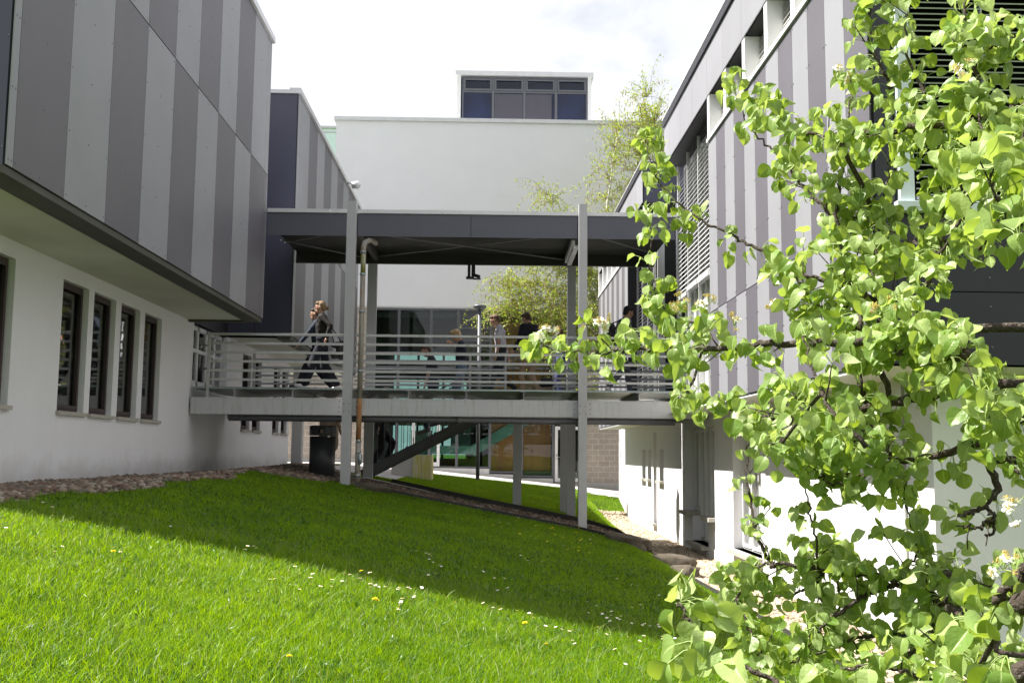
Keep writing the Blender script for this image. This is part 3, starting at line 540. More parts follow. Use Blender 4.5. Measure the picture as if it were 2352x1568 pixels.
# glass gallery far behind
GB = tag(empty('glass_gallery', (-10, 60, -1)), 'pale turquoise glass building glimpsed between striped roof edge and pale hall', 'building'); GBp = Rel(GB)
mb = MB(); mb.box(-14, -8.2, 60, 66, -1, 18.7); GBp(mb, 'glass_wall', mat('turquoise', (0.74, 0.93, 0.91), 0.25, 0.04, 1))
mb = MB(); mb.box(-14.1, -8.1, 59.9, 66.1, 18.95, 19.08); mb.box(-14.02, -8.18, 59.97, 66.02, 18.7, 18.78); GBp(mb, 'roof_edge', 'cap')
mb = MB(); mb.box(-14, -8.2, 60, 66, 18.78, 18.95); GBp(mb, 'glass_band', mat('turquoise_l', (0.8, 0.95, 0.93), 0.25, 0.04, 1))
# ================================================================ footbridge
BR = tag(empty('footbridge', (0, 19.25, 0), -0.008), 'covered grey steel footbridge joining the two buildings above the lawn', 'footbridge')
def bp(mb, name, mats, smooth=False, bevel=0.0, parent=None): return mb.build(name, mats, parent or BR, smooth, bevel)
W = 2.75
for y, nm in ((0.0, 'f'), (W - .14, 'r')):
    x0, x1 = -5.47, 4.05
    mb = MB(); mb.box(x0, x1, y + .03, y + .11, .70, .99); mb.box(x0, x1, y, y + .14, .69, .705); mb.box(x0, x1, y, y + .14, .985, 1.0)
    if nm == 'f': mb.box(x0, x1, y + .004, y + .03, .706, .984)
    bp(mb, 'beam', 'steel')
mb = MB(); mb.tube([(-4.78, .10, .625), (-1.0, .10, .62), (3.45, .10, .615)], .055, 12); mb.tube([(-.6, .10, .62), (-.5, .10, .62)], .062, 12); bp(mb, 'drain_pipe', 'steel_dark', True)
for k in range(9):
    x = -4.68 + 1.065 * k; mb = MB(); mb.box(x - .004, x + .004, .02, W - .02, 1.0, 1.145); mb.box(x - .05, x + .05, .01, W - .01, 1.146, 1.156); mb.box(x - .05, x + .05, .01, W - .01, 1.001, 1.008); bp(mb, 'joist', 'steel_clean')
mb = MB(); mb.box(-5.45, 4.1, -.01, W + .01, 1.157, 1.185); bp(mb, 'deck', 'galv')
mb = MB(); mb.box(-5.45, 4.1, .06, W - .06, 1.186, 1.196); bp(mb, 'deck_surface', 'deck_top')
def rails(y, x0, x1, tops, m, stan):
    for zt in tops: mb = MB(); mb.box(x0, x1, y, y + .022, zt - .045, zt); bp(mb, 'rail', m, bevel=.002)
    for x in stan: mb = MB(); mb.box(x - .025, x + .025, y - .012, y + .034, 1.0 if y < 1 else 1.18, tops[0] + .003); bp(mb, 'stanchion', m, bevel=.002)
ft = [2.19 - .168 * k for k in range(6)]
rails(.02, -5.19, -2.672, ft, 'rail', [-5.17]); rails(.02, -2.487, 1.637, ft, 'rail', []); rails(.02, 1.803, 4.0, ft, 'rail', [3.98])
rt = [2.13 - .168 * k for k in range(5)]
rails(W - .03, -4.98, .35, rt, 'steel_clean', [-4.96, -.42, .33]); rails(W - .03, 1.32, 4.0, rt, 'steel_clean', [1.34])
# roof
mb = MB(); seams = [-4.16, -2.68, -2.48, -.37, 1.62, 1.82, 4.1]
for a, b in ((-4.16, -2.68), (-2.48, -.375), (-.365, 1.63), (1.81, 3.48)):
    mb.mi(0).box(a, b, -.02, -.005, 4.03, 4.455); mb.mi(1)
    for x in (a + .06, (a + b) / 2, b - .06):
        for z in (4.20, 4.42): mb.box(x - .007, x + .007, -.025, -.02, z - .007, z + .007)
bp(mb, 'fascia', [mat('fascia_grey', (0.085, 0.087, 0.115), 0.42, 0.05, 1.5), 'screw'])
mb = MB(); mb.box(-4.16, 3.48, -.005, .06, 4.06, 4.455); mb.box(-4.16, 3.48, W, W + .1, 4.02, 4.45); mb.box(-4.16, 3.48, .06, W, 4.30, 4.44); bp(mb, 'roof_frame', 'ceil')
for a, b in ((-4.17, -3.0), (-2.99, -2.68), (-2.48, -.9), (-.898, 1.63), (1.81, 3.49)):
    mb = MB(); mb.box(a, b - .004, -.05, .1, 4.458, 4.53); bp(mb, 'roof_cap', 'cap')
mb = MB(); mb.box(-4.17, 3.49, .1, W + .12, 4.45, 4.51); bp(mb, 'roof_sheet', 'cap')
mb = MB(); n = 34
for i in range(n):
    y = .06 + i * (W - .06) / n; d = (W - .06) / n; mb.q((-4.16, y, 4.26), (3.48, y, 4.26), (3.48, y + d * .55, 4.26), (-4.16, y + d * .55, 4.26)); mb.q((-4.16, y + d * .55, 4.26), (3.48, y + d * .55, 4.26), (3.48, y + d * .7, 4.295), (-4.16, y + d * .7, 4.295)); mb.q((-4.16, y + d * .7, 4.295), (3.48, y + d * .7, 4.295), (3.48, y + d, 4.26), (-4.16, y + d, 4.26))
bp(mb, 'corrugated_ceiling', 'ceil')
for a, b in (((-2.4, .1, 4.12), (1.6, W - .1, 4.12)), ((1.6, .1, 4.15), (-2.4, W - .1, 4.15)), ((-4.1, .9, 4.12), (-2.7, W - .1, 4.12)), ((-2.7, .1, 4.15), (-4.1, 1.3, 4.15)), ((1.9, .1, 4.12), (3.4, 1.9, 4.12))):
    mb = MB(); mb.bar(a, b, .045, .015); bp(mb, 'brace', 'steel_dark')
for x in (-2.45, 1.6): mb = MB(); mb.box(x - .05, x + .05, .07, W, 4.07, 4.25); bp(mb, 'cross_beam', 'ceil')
# posts
for x0, x1 in ((-2.67, -2.50), (1.645, 1.80)):
    mb = MB(); zg = hz((x0 + x1) / 2, 19.2) - .15; mb.box(x0, x1, -.16, -.055, zg, 4.66); mb.box(x0 - .0, x0 + .012, -.055, .0, zg, 4.66); mb.box(x1 - .012, x1, -.055, .0, zg, 4.66); bp(mb, 'post', 'steel_clean', bevel=.003)
for x0, x1 in ((-2.63, -2.43), (1.63, 1.81)):
    mb = MB(); zg = hz((x0 + x1) / 2, 22) - .15; mb.box(x0, x1, W + .02, W + .13, zg, 4.02); bp(mb, 'post', 'steel_clean', bevel=.003)
mb = MB()
for px in (-2.74, -2.43, 1.575, 1.87):
    for z in (.75, .84, .94): mb.tube([(px, -.012, z), (px, .004, z)], .011, 6)
for px, zt in ((-2.585, .82), (1.72, .82)):
    for z in (zt - .07, zt + .07):
        for dx in (-.05, .05): mb.tube([(px + dx, -.170, z), (px + dx, -.16, z)], .010, 6)
bp(mb, 'bolts', 'steel_dark')
# down pipe
mb = MB(); mb.mi(0).tube([(-2.2, .5, 4.0), (-2.22, .22, 3.99), (-2.27, .06, 3.97), (-2.345, -.03, 3.9), (-2.36, -.06, 3.8), (-2.36, -.06, 3.68)], .05, 14)
mb.mi(1).tube([(-2.36, -.06, 3.7), (-2.36, -.06, 3.3)], .048, 14); mb.mi(0).tube([(-2.36, -.06, 3.3), (-2.365, -.06, 1.0)], .048, 14)
mb.mi(2).tube([(-2.365, -.06, 1.0), (-2.37, -.06, .22)], .0485, 14); mb.mi(0).tube([(-2.37, -.06, .22), (-2.37, -.06, -.65)], .05, 14)
mb.mi(3)
for z in (3.72, 3.3, 2.6, 1.5, .22, .02, -.4): mb.tube([(-2.365, -.06, z - .02), (-2.365, -.06, z + .02)], .056, 14)
mb.box(-2.36, -2.30, -.12, -.02, -.2, -.02)
bp(mb, 'downpipe', ['pipe', 'pipe_moss', 'rust', 'galv'], True)
# camera bracket and tube light
mb = MB(); mb.box(-.50, -.44, W - .05, W + .0, 3.72, 4.1); mb.box(-.42, -.34, W - .05, W + .0, 3.76, 4.1); mb.box(-.53, -.36, W - .12, W + .02, 3.70, 3.74); mb.tube([(-.36, W - .06, 3.78), (-.24, W - .1, 3.74)], .035, 10); mb.box(-.38, -.22, W - .12, W, 3.69, 3.71)
bp(mb, 'security_camera', 'char')
mb = MB(); mb.box(1.53, 1.60, .25, 2.1, 3.95, 4.06); mb.bar((1.62, .3, 3.93), (1.62, 2.05, 3.93), .09, .07); bp(mb, 'tube_light', 'frame_white', bevel=.01)
# ================================================================ stair behind the bridge
ST = tag(empty('steel_staircase', (-2.5, 22.4, -.4)), 'dark steel staircase rising to the rear edge of the footbridge', 'staircase'); STp = Rel(ST)
s0 = Vector((-2.66, 0, -.46)); s1 = Vector((.62, 0, 1.22))
for y in (22.35, 23.45):
    mb = MB(); a = Vector((s0.x, y, s0.z)); b = Vector((s1.x, y, s1.z)); mb.bar(a, b, .03, .21); mb.bar(a + Vector((0, -.02, -.1)), b + Vector((0, -.02, -.1)), .07, .015); mb.bar(a + Vector((0, -.02, .1)), b + Vector((0, -.02, .1)), .07, .015); STp(mb, 'stringer', 'steel_dark')
mb = MB()
for i in range(11): t = (i + .5) / 11; c = s0.lerp(s1, t); mb.box(c.x - .14, c.x + .14, 22.37, 23.43, c.z + .05, c.z + .08)
STp(mb, 'treads', 'galv')
for y in (22.35, 23.45):
    mb = MB()
    for i in range(24):
        c = s0.lerp(s1, (i + .3) / 24); mb.box(c.x - .006, c.x + .006, y - .006, y + .006, c.z + .1, c.z + .98)
    mb.bar((s0.x, y, s0.z + 1.0), (s1.x, y, s1.z + 1.0), .03, .03); STp(mb, 'balustrade', 'steel_dark')
mb = MB(); mb.box(.62, 1.8, 22.05, 23.5, 1.14, 1.18); STp(mb, 'landing', 'galv')
mb = MB()
for i in range(14): mb.box(.7 + i * .085, .712 + i * .085, 23.44, 23.452, 1.18, 2.1)
mb.box(.62, 1.9, 23.43, 23.46, 2.1, 2.14); STp(mb, 'landing_rail', 'steel_dark')
for x, y in ((.63, 22.6), (1.7, 23.4)): mb = MB(); mb.box(x - .09, x + .09, y - .05, y + .05, hz(x, y) - .2, 1.14); STp(mb, 'post', 'steel_clean')
# ================================================================ small things on the ground
LP = tag(empty('lamp_post', (-.30, 31.0, hz(-.3, 31))), 'slim dark grey lamp post with flat round cap in front of the glazed hall', 'lamp post'); LPp = Rel(LP)
mb = MB(); mb.tube([(-.3, 31, hz(-.3, 31) - .1), (-.3, 31, 4.3)], .055, 14); LPp(mb, 'pole', 'frame_grey', True)
mb = MB(); mb.tube([(-.3, 31, 4.3), (-.3, 31, 4.36), (-.3, 31, 4.42), (-.3, 31, 4.45)], [.06, .2, .2, .05], 18); LPp(mb, 'lamp_head', 'frame_grey', True)
bx, by = -3.22, 20.5; bz = -.5
BN = tag(empty('litter_bin', (bx, by, bz)), 'round black litter bin standing on gravel beside the bridge post', 'litter bin'); BNp = Rel(BN)
mb = MB(); mb.tube([(bx, by, bz - .05), (bx, by, bz + .82)], [.245, .25], 32); BNp(mb, 'body', 'bin', True)
mb = MB(); n = 32
for zi, (za, zb) in enumerate(((bz + .835, bz + .88), (bz + .88, bz + .96), (bz + .96, bz + 1.0))):
    for j in range(n):
        a0, a1 = 2 * math.pi * j / n, 2 * math.pi * (j + 1) / n; am = (a0 + a1) / 2
        if zi == 1 and (abs(am - 1.5 * math.pi) < .22 or abs(am - .5 * math.pi) < .3): continue
        for r in (.258, .235): mb.q(*[(bx + r * math.cos(a), by + r * math.sin(a), z) for a, z in ((a0, za), (a1, za), (a1, zb), (a0, zb))])
mb.tube([(bx, by, bz + .995), (bx, by, bz + 1.02), (bx, by, bz + 1.03)], [.262, .255, .2], 32); hd = BNp(mb, 'hood', 'bin')
mb = MB(); mb.box(bx + .13, bx + .17, by - .235, by - .215, bz + .80, bz + .83); BNp(mb, 'plate', 'cap')
PL = tag(empty('concrete_block', (-2.0, 27.3, hz(-2, 27.3))), 'low pale concrete block with yellow lichen on one face at the edge of the lawn', 'concrete block'); PLp = Rel(PL)
mb = MB(); mb.box(-2.47, -1.93, 27.0, 27.9, -.9, -.02); PLp(mb, 'block_end', 'concrete', bevel=.01)
mb = MB(); mb.box(-1.928, -1.70, 27.0, 27.85, -.9, -.03); mb.box(-1.695, -1.44, 27.0, 27.85, -.9, -.03); PLp(mb, 'lichen_face', 'lichen', bevel=.008)
def rockmesh(seed, n=3):
    import bmesh
    bm = bmesh.new(); bmesh.ops.create_icosphere(bm, subdivisions=n, radius=1); rr = np.random.RandomState(seed); ph = rr.rand(6, 4) * 6
    for v in bm.verts:
        c = v.co; k = 1 + .12 * abs(math.sin(5 * c.x + ph[0, 3]) * math.sin(4 * c.y + 3 * c.z)) + sum(.13 * math.sin(ph[i, 0] + c.x * (1.5 + i) * 1.3 + ph[i, 1]) * math.sin(ph[i, 2] + c.y * (1.2 + i) + c.z * (1 + i)) for i in range(5)); v.co = c * k
        if v.co.z > .55: v.co.z = .55 + (v.co.z - .55) * .3
    me = bpy.data.meshes.new('boulder'); bm.to_mesh(me); bm.free(); me.materials.append(M['rock'])
    for f in me.polygons: f.use_smooth = n > 2
    return me
for k, (x, y, sx, sy, sz, rz, lab) in enumerate(((-2.1, 19.0, .36, .22, .16, -.3, 'tan flat boulder at the foot of the bridge downpipe'), (2.35, 17.9, .55, .3, .2, -.7, 'wide brown boulder half sunk at the lawn edge near the square bridge post'),
        (3.0, 17.5, .5, .34, .26, .3, 'largest brown boulder between the lawn and the gravel by the sunlit wall'), (3.05, 16.3, .36, .28, .22, .9, 'reddish boulder in front of the largest boulder beside the gravel'))):
    o = bpy.data.objects.new('boulder', rockmesh(k + 3)); SC.collection.objects.link(o); o.location = (x, y, hz(x, y) + .02); o.scale = (sx * .8, sy * .8, sz * .9); o.rotation_euler = (0, .1, rz); tag(o, lab, 'boulder', 'boulders along the lawn edge')
def strip(name, pts, label, w=.02, h=.09):
    mb = MB()
    for a, b in zip(pts[:-1], pts[1:]): mb.bar((a[0], a[1], hz(*a) + h / 2 - .03), (b[0], b[1], hz(*b) + h / 2 - .03), w, h)
    o = mb.build(name, 'edging'); return tag(o, label, 'edging')
strip('lawn_edging', [(-1.9, 19.25), (-1, 19.2), (0, 19.22), (1.0, 19.15), (1.6, 19.1), (2.1, 18.6), (2.6, 17.9)], 'dark edging board between the front lawn and gravel under the bridge')
strip('lawn_edging', [(-2.0, 21.9), (-1, 21.5), (0, 21.25), (1.0, 21.2), (1.9, 21.0), (2.5, 20.4), (2.9, 19.6)], 'dark edging board between the gravel and the rear lawn', h=.14)
strip('lawn_edging', [(3.0, 15.6), (3.1, 14), (3.14, 12), (3.2, 10), (3.2, 8), (3.22, 6)], 'dark edging board between the front lawn and sunlit gravel')
mb = MB(); mb.tube([(-2.75, 19.25, -.45), (-2.2, 19.4, -.45), (-1.9, 19.6, -.52), (-1.5, 19.9, -.62), (-1.2, 20.3, -.7), (-1.0, 20.4, -.76)], .008, 6); tag(mb.build('cable', 'cable', None, True), 'thin grey cable lying on the gravel beside the downpipe', 'cable')
# ================================================================ stones
rng = np.random.RandomState(7)
def ico():
    import bmesh
    bm = bmesh.new(); bmesh.ops.create_icosphere(bm, subdivisions=1, radius=1); V = np.array([v.co[:] for v in bm.verts]); F = np.array([[v.index for v in f.verts] for f in bm.faces]); bm.free(); return V, F
IV, IF = ico()
def stones(name, xy, size, label, m):
    n = len(xy); k = len(IV); sc = size[0] + (size[1] - size[0]) * rng.rand(n, 1) ** 2; s3 = sc * np.stack([0.8 + .6 * rng.rand(n), 0.6 + .4 * rng.rand(n), 0.4 + .3 * rng.rand(n)], 1)
    V = IV[None] * (1 + .22 * (rng.rand(n, k, 1) - .5)) * s3[:, None, :]; a = rng.rand(n) * 6.28; t = (rng.rand(n) - .5) * .7
    ct, st = np.cos(t)[:, None], np.sin(t)[:, None]; y, z = V[..., 1] * ct - V[..., 2] * st, V[..., 1] * st + V[..., 2] * ct
    ca, sa = np.cos(a)[:, None], np.sin(a)[:, None]; x2, y2 = V[..., 0] * ca - y * sa, V[..., 0] * sa + y * ca
    W = np.stack([x2 + xy[:, 0:1], y2 + xy[:, 1:2], z + (H(xy[:, 0], xy[:, 1]) + .35 * s3[:, 2] + .01 * rng.rand(n))[:, None]], -1)
    F = (IF[None] + (np.arange(n) * k)[:, None, None]).reshape(-1, 3)
    o = npmesh(name, W.reshape(-1, 3), [F], m, smooth=True); return tag(o, label, 'gravel', kind='stuff')
def stonemat(name, cols):
    m, n, l, p, out = nmat(name); g = n.new('ShaderNodeNewGeometry'); r = n.new('ShaderNodeValToRGB'); r.color_ramp.interpolation = 'CONSTANT'; e = r.color_ramp.elements
    for i, c in enumerate(cols):
        el = e[i] if i < 2 else e.new(i / len(cols)); el.position = i / len(cols); el.color = (*c, 1)
    l.new(g.outputs['Random Per Island'], r.inputs['Fac']); t = n.new('ShaderNodeTexCoord'); z = n.new('ShaderNodeTexNoise'); z.inputs['Scale'].default_value = 30; z.inputs['Detail'].default_value = 5; l.new(t.outputs['Object'], z.inputs['Vector'])
    mr = n.new('ShaderNodeMapRange'); mr.inputs['To Min'].default_value = .65; mr.inputs['To Max'].default_value = 1.3; l.new(z.outputs['Fac'], mr.inputs['Value']); h = n.new('ShaderNodeHueSaturation'); l.new(mr.outputs['Result'], h.inputs['Value']); l.new(r.outputs['Color'], h.inputs['Color']); l.new(h.outputs['Color'], p.inputs['Base Color']); p.inputs['Roughness'].default_value = .75; return m
M['cobble'] = stonemat('cobble', [(.14, .085, .062), (.20, .14, .10), (.12, .10, .08), (.24, .19, .14), (.11, .07, .05), (.29, .25, .20), (.17, .12, .085)])
M['pebble'] = stonemat('pebble', [(.40, .31, .21), (.50, .40, .28), (.34, .26, .18), (.55, .48, .38), (.30, .22, .15), (.46, .38, .28)])
def scat(n, x0, x1, y0, y1, mask=None):
    p = np.stack([x0 + (x1 - x0) * rng.rand(n), y0 + (y1 - y0) * rng.rand(n)], 1)
    return p if mask is None else p[mask(np.c_[p, np.zeros(len(p))])]
lm = lambda c: grav_mask(c) & (c[:, 0] < -3.85)
stones('gravel', scat(7000, -5.5, -3.7, 8, 19.2, lm), (.012, .06), 'rounded reddish cobbles lying along the foot of the shaded white wall', 'cobble')
stones('gravel', scat(9000, -5.5, 2.9, 18.6, 22.6, lambda c: grav_mask(c) & (c[:, 0] < 3.0)), (.02, .045), 'brown gravel lying under and around the footbridge', 'cobble')
stones('gravel', scat(20000, 3.0, 4.12, 5.5, 31.2, lambda c: grav_mask(c) & (c[:, 0] > 2.95)), (.018, .045), 'pale tan pebbles along the foot of the sunlit white wall', 'pebble')
stones('gravel', scat(1800, -5.5, -4.2, 22.6, 30, lm), (.03, .07), 'cobbles along the wall beyond the footbridge', 'cobble')
# ================================================================ grass
M['grass'] = leafmat('grass', (0.022, 0.13, 0.001), (0.225, 0.37, 0.002), 0.46, 0.42, tcol=(0.46, 0.66, 0.001), spec=0.35, patch=1.1)
M['grass_dry'] = leafmat('grass_dry', (0.10, 0.16, 0.03), (0.26, 0.30, 0.09), 0.35, 0.5, tcol=(0.3, 0.34, 0.05))
M['weed'] = leafmat('weed', (0.035, 0.10, 0.012), (0.09, 0.19, 0.02), 0.3, 0.4, tcol=(0.15, 0.3, 0.01))
def blades(name, P, hgt, wid, lean, m, label, seg=3):
    n = len(P); h = hgt * (0.55 + .75 * rng.rand(n)); az = rng.rand(n) * 6.283; cx, sx = np.cos(az), np.sin(az); le = lean * (0.2 + 1.3 * rng.rand(n)) ; la = rng.rand(n) * 6.283
    w = wid * (0.6 + .8 * rng.rand(n)); z0 = H(P[:, 0], P[:, 1]) - .004; V = []
    for s in range(seg + 1):
        t = s / seg; off = le * h * t ** 1.8; zz = h * (t - 0.35 * np.minimum(le, 1.2) * t ** 2.2); ww = w * (1 - t ** 1.6) * (.75 + .5 * t) / 2
        bx, by = P[:, 0] + np.cos(la) * off, P[:, 1] + np.sin(la) * off
        if s < seg: V.append(np.stack([bx - cx * ww, by - sx * ww, z0 + zz], -1)); V.append(np.stack([bx + cx * ww, by + sx * ww, z0 + zz], -1))
        else: V.append(np.stack([bx, by, z0 + zz], -1))
    k = len(V); V = np.stack(V, 1).reshape(-1, 3); b = (np.arange(n) * k)[:, None]
    Q = np.concatenate([b + np.array([[2 * s, 2 * s + 1, 2 * s + 3, 2 * s + 2]]) for s in range(seg - 1)]); T = b + np.array([[2 * seg - 2, 2 * seg - 1, 2 * seg]])
    o = npmesh(name, V, [Q, T], m, smooth=True); return tag(o, label, 'grass', kind='stuff')
def lawnpts(y0, y1, dens, mul=1.0):
    x0, x1 = -0.5 * y1 - .8, 0.47 * y1 + .6; x0 = max(x0, -4.8); x1 = min(x1, 3.25); n = int((x1 - x0) * (y1 - y0) * dens)
    p = scat(n, x0, x1, y0, y1); k = (p[:, 0] > -0.5 * p[:, 1] - .5) & (p[:, 0] < .52 * p[:, 1] + .5); p = p[k]
    jit = np.c_[p + rng.randn(len(p), 2) * .03, np.zeros(len(p))]; p = p[~grav_mask(jit)]
    # patchiness
    q = np.sin(p[:, 0] * 2.3 + 1.1 * np.sin(p[:, 1] * 1.7)) * np.sin(p[:, 1] * 2.9 + np.sin(p[:, 0] * 3.1)); return p[rng.rand(len(p)) < .8 + .25 * q]
def lawnmat_patch(P, f): return P[rng.rand(len(P)) < f]
for y0, y1, dens, hh, ww in ((4.2, 6.6, 5200, .085, .0042), (6.6, 9.2, 4300, .07, .0046), (9.2, 12.5, 2600, .05, .0058), (12.5, 16, 1800, .045, .0075), (16, 19.4, 1500, .042, .0085)):
    P = lawnpts(y0, y1, dens); blades('grass', P, hh, ww, .75, 'grass', 'green lawn grass, %s' % {4.2: 'long blades nearest the viewer', 6.6: 'sunlit blades before the shadow edge', 9.2: 'shaded blades in the building shadow', 12.5: 'shaded short blades mid lawn', 16: 'short blades close to the footbridge'}[y0])
P = lawnpts(4.2, 9.5, 260); blades('grass', P, .12, .0050, 1.0, 'grass_dry', 'scattered tall pale grass stalks in the near lawn', 4)
P = lawnpts(4.2, 13.5, 130)
# weed rosettes
W_ = []
for p_ in P[::3]:
    for q in range(5): W_.append(p_ + rng.randn(2) * .022)
W_ = np.array(W_); blades('weed_leaves', W_, .06, .018, 1.1, 'weed', 'broad weed leaves dotted through the near lawn', 4)
P = scat(90000, -3.2, 4.1, 21.2, 33.0); P = P[~grav_mask(np.c_[P, np.zeros(len(P))])]; P = P[(P[:, 1] < 32.9 + .3 * np.sin(P[:, 0] * .8)) & ~((P[:, 0] < -2.1) & (P[:, 1] > 24))]
blades('grass', P, .055, .012, .7, 'grass', 'short lawn grass on the slope behind the footbridge', 2)
# ================================================================ flowers
M['petal_white'] = mat('petal_white', (0.82, 0.82, 0.84), .6, .03); M['daisy_eye'] = mat('daisy_eye', (0.75, 0.5, 0.04), .7, .1); M['dandelion'] = mat('dandelion', (0.80, 0.66, 0.015), .7, .12, 60); M['stem'] = mat('stem', (0.10, 0.19, 0.03), .6, .1)
def daisy():
    r = empty('daisy'); mb = MB(); mb.tube([(0, 0, 0), (.004, 0, .03), (0, 0, .062)], .0012, 5, False); mb.build('stem', 'stem', r)
    mb = MB()
    for k in range(15):
        a = 2 * math.pi * k / 15; c, s = math.cos(a), math.sin(a); q = lambda rr, w, z: ((rr * c - w * s), (rr * s + w * c), z)
        mb.q(q(.002, -.0012, .062), q(.002, .0012, .062), q(.009, .0018, .0645), q(.0125, 0, .064), q(.009, -.0018, .0645))
    mb.build('petals', 'petal_white', r); mb = MB(); mb.tube([(0, 0, .061), (0, 0, .0645), (0, 0, .0665)], [.0045, .0042, .001], 10); mb.build('flower_centre', 'daisy_eye', r, True); return r
def dandelion():
    r = empty('dandelion'); mb = MB(); mb.tube([(0, 0, 0), (.003, 0, .04), (0, 0, .082)], .002, 5, False); mb.build('stem', 'stem', r); mb = MB()
    for ring, (n, rr, z) in enumerate(((26, .02, .083), (22, .0165, .0865), (16, .012, .0895), (9, .006, .091))):
        for k in range(n):
            a = 2 * math.pi * (k + ring * .4) / n; c, s = math.cos(a), math.sin(a); mb.q((.002 * c + .001 * s, .002 * s - .001 * c, .081), (.002 * c - .001 * s, .002 * s + .001 * c, .081), (rr * c - .0016 * s, rr * s + .0016 * c, z), (rr * c + .0016 * s, rr * s - .0016 * c, z))
    mb.build('flower_head', 'dandelion', r); return r
def plant_all(proto_f, spots, label, cat, group, sz):
    pr = None
    for i, (x, y) in enumerate(spots):
        if pr is None: pr = proto_f(); o = pr
        else: o = copy_tree(pr)
        s = sz * random.uniform(.85, 1.2); sun = y < 8.9; o.location = (x, y, hz(x, y) + (.015 if y < 9 else -.012)); o.scale = (s, s, s); o.rotation_euler = (random.uniform(-.35, .1), random.uniform(-.3, .3), random.uniform(0, 6.2))
        tag(o, label[0] if sun else label[1], cat, group[0] if sun else group[1])
random.seed(5)
DAISIES = [(-3.56,8.7),(-3.72,8.87),(-3.34,8.16),(-3.31,7.37),(-3.22,7.56),(-2.85,7.48),(-2.69,7.64),(-2.83,7.08),(-2.76,6.86),(-2.49,7.26),(-3.18,8.8),(-2.7,9.05),(-1.89,8.64),(-1.9,8.45),(-1.9,8.25),(-1.87,8.27),(-1.83,8.56),(-1.72,8.15),(-1.43,7.91),(-1.48,7.58),(-1.41,7.71),(-1.44,7.49),(-1.48,7.29),(-1.44,7.4),(-1.26,7.83),(-1.24,7.59),(-1.12,7.73),(-1.11,7.53),(-1.22,7.32),(-1.16,7.37),(-1.26,7.17),(-1.06,8.11),(-1.04,8.13),(-1.02,7.85),(-0.91,8.38),(-0.96,8.05),(-1.05,7.81),(-0.85,7.87),(-0.8,7.9),(-0.75,7.97),(-0.86,7.84),(-0.66,7.94),(-0.59,8.11),(-0.52,7.79),(-0.59,7.5),(-0.58,7.37),(-0.59,7.13),(-0.7,10.68),(-0.61,10.69),(-0.6,10.75),(-0.58,10.78),(-0.53,10.66),(-0.52,10.52),(-0.56,10.31),(-0.53,10.16),(-0.45,10.49),(-0.44,10.07),(-0.46,9.36),(-0.5,9.18),(-0.43,10.01),(-0.11,10.35),(-0.06,10.19),(0.07,10.59),(0.08,10.01),(0.14,9.98),(0.12,9.27),(0.21,9.58),(0.42,12.08),(0.44,11.92),(0.48,11.78),(0.65,12.1),(0.4,12.2),(0.18,16.81),(0.2,16.19),(0.34,16.46),(0.54,18.16),(0.41,15.56),(0.61,14.85),(0.66,14.48),(-0.51,15.11),(-0.66,18.74),(-1.22,17.72),(1.55,16.0),(1.71,17.22),(1.69,14.4),(1.02,14.25),(1.43,11.74),(0.72,10.05),(0.91,9.65),(1.0,9.61),(1.0,9.16),(0.85,9.08),(1.12,9.36),(1.09,9.14),(1.11,9.14),(1.17,9.2),(0.96,8.99),(1.0,8.79),(1.07,8.82),(1.13,8.91),(1.02,8.64),(1.15,8.73),(1.22,9.02),(1.31,9.01),(1.36,9.01),(1.4,9.02),(1.46,9.06),(1.49,9.11),(1.49,10.19),(1.5,10.07),(1.44,10.05),(1.36,9.89),(1.61,11.62),(1.65,11.63),(1.83,11.21),(2.09,10.66),(2.35,10.98),(1.6,8.99),(1.78,8.89),(1.09,8.02),(1.2,8.17),(1.12,7.88),(1.41,8.49),(1.34,8.26),(1.37,8.26),(1.41,8.32),(1.43,8.33),(1.46,8.37),(1.49,8.41),(1.54,8.21),(1.31,7.71),(1.33,7.71),(1.43,7.82),(1.44,7.78),(1.48,7.9),(1.43,7.67),(1.07,7.49),(0.9,7.27),(0.88,6.84),(1.19,7.49),(1.4,7.38),(-0.59,7.5),(-0.58,7.36),(-0.59,7.13),(-0.23,7.85),(-0.0,8.24),(0.06,8.09),(0.13,8.03),(0.22,8.18),(0.34,8.16),(0.33,7.98),(0.37,8.12),(0.41,7.67),(0.53,7.85),(0.53,7.68),(0.59,7.66),(0.64,7.71),(0.59,7.36),(0.62,7.24),(0.87,8.15),(0.87,7.91),(-0.85,7.87),(-0.8,7.9),(-0.75,7.98),(-0.67,7.95),(-0.59,8.11),(-0.51,8.29),(-0.49,8.32),(-0.52,7.81),(-0.91,8.39),(-0.96,8.05),(-1.03,8.13)]
DANDELIONS = [(0.46,17.34),(0.23,15.41),(0.44,14.79),(0.76,16.63),(0.97,16.6),(1.07,17.05),(1.1,16.9),(1.03,15.71),(0.82,14.48),(1.06,13.79),(1.15,14.24),(1.16,14.23),(1.25,14.53),(1.19,13.87),(1.39,16.81),(1.64,18.5),(1.37,15.5),(1.4,15.71),(1.5,15.46),(1.35,13.96),(1.82,14.18),(1.14,15.6),(0.39,6.97),(0.28,7.6),(-0.76,7.26),(0.11,15.76),(-2.52,7.2),(-0.99,8.51),(-0.98,5.33),(-0.76,7.26)]
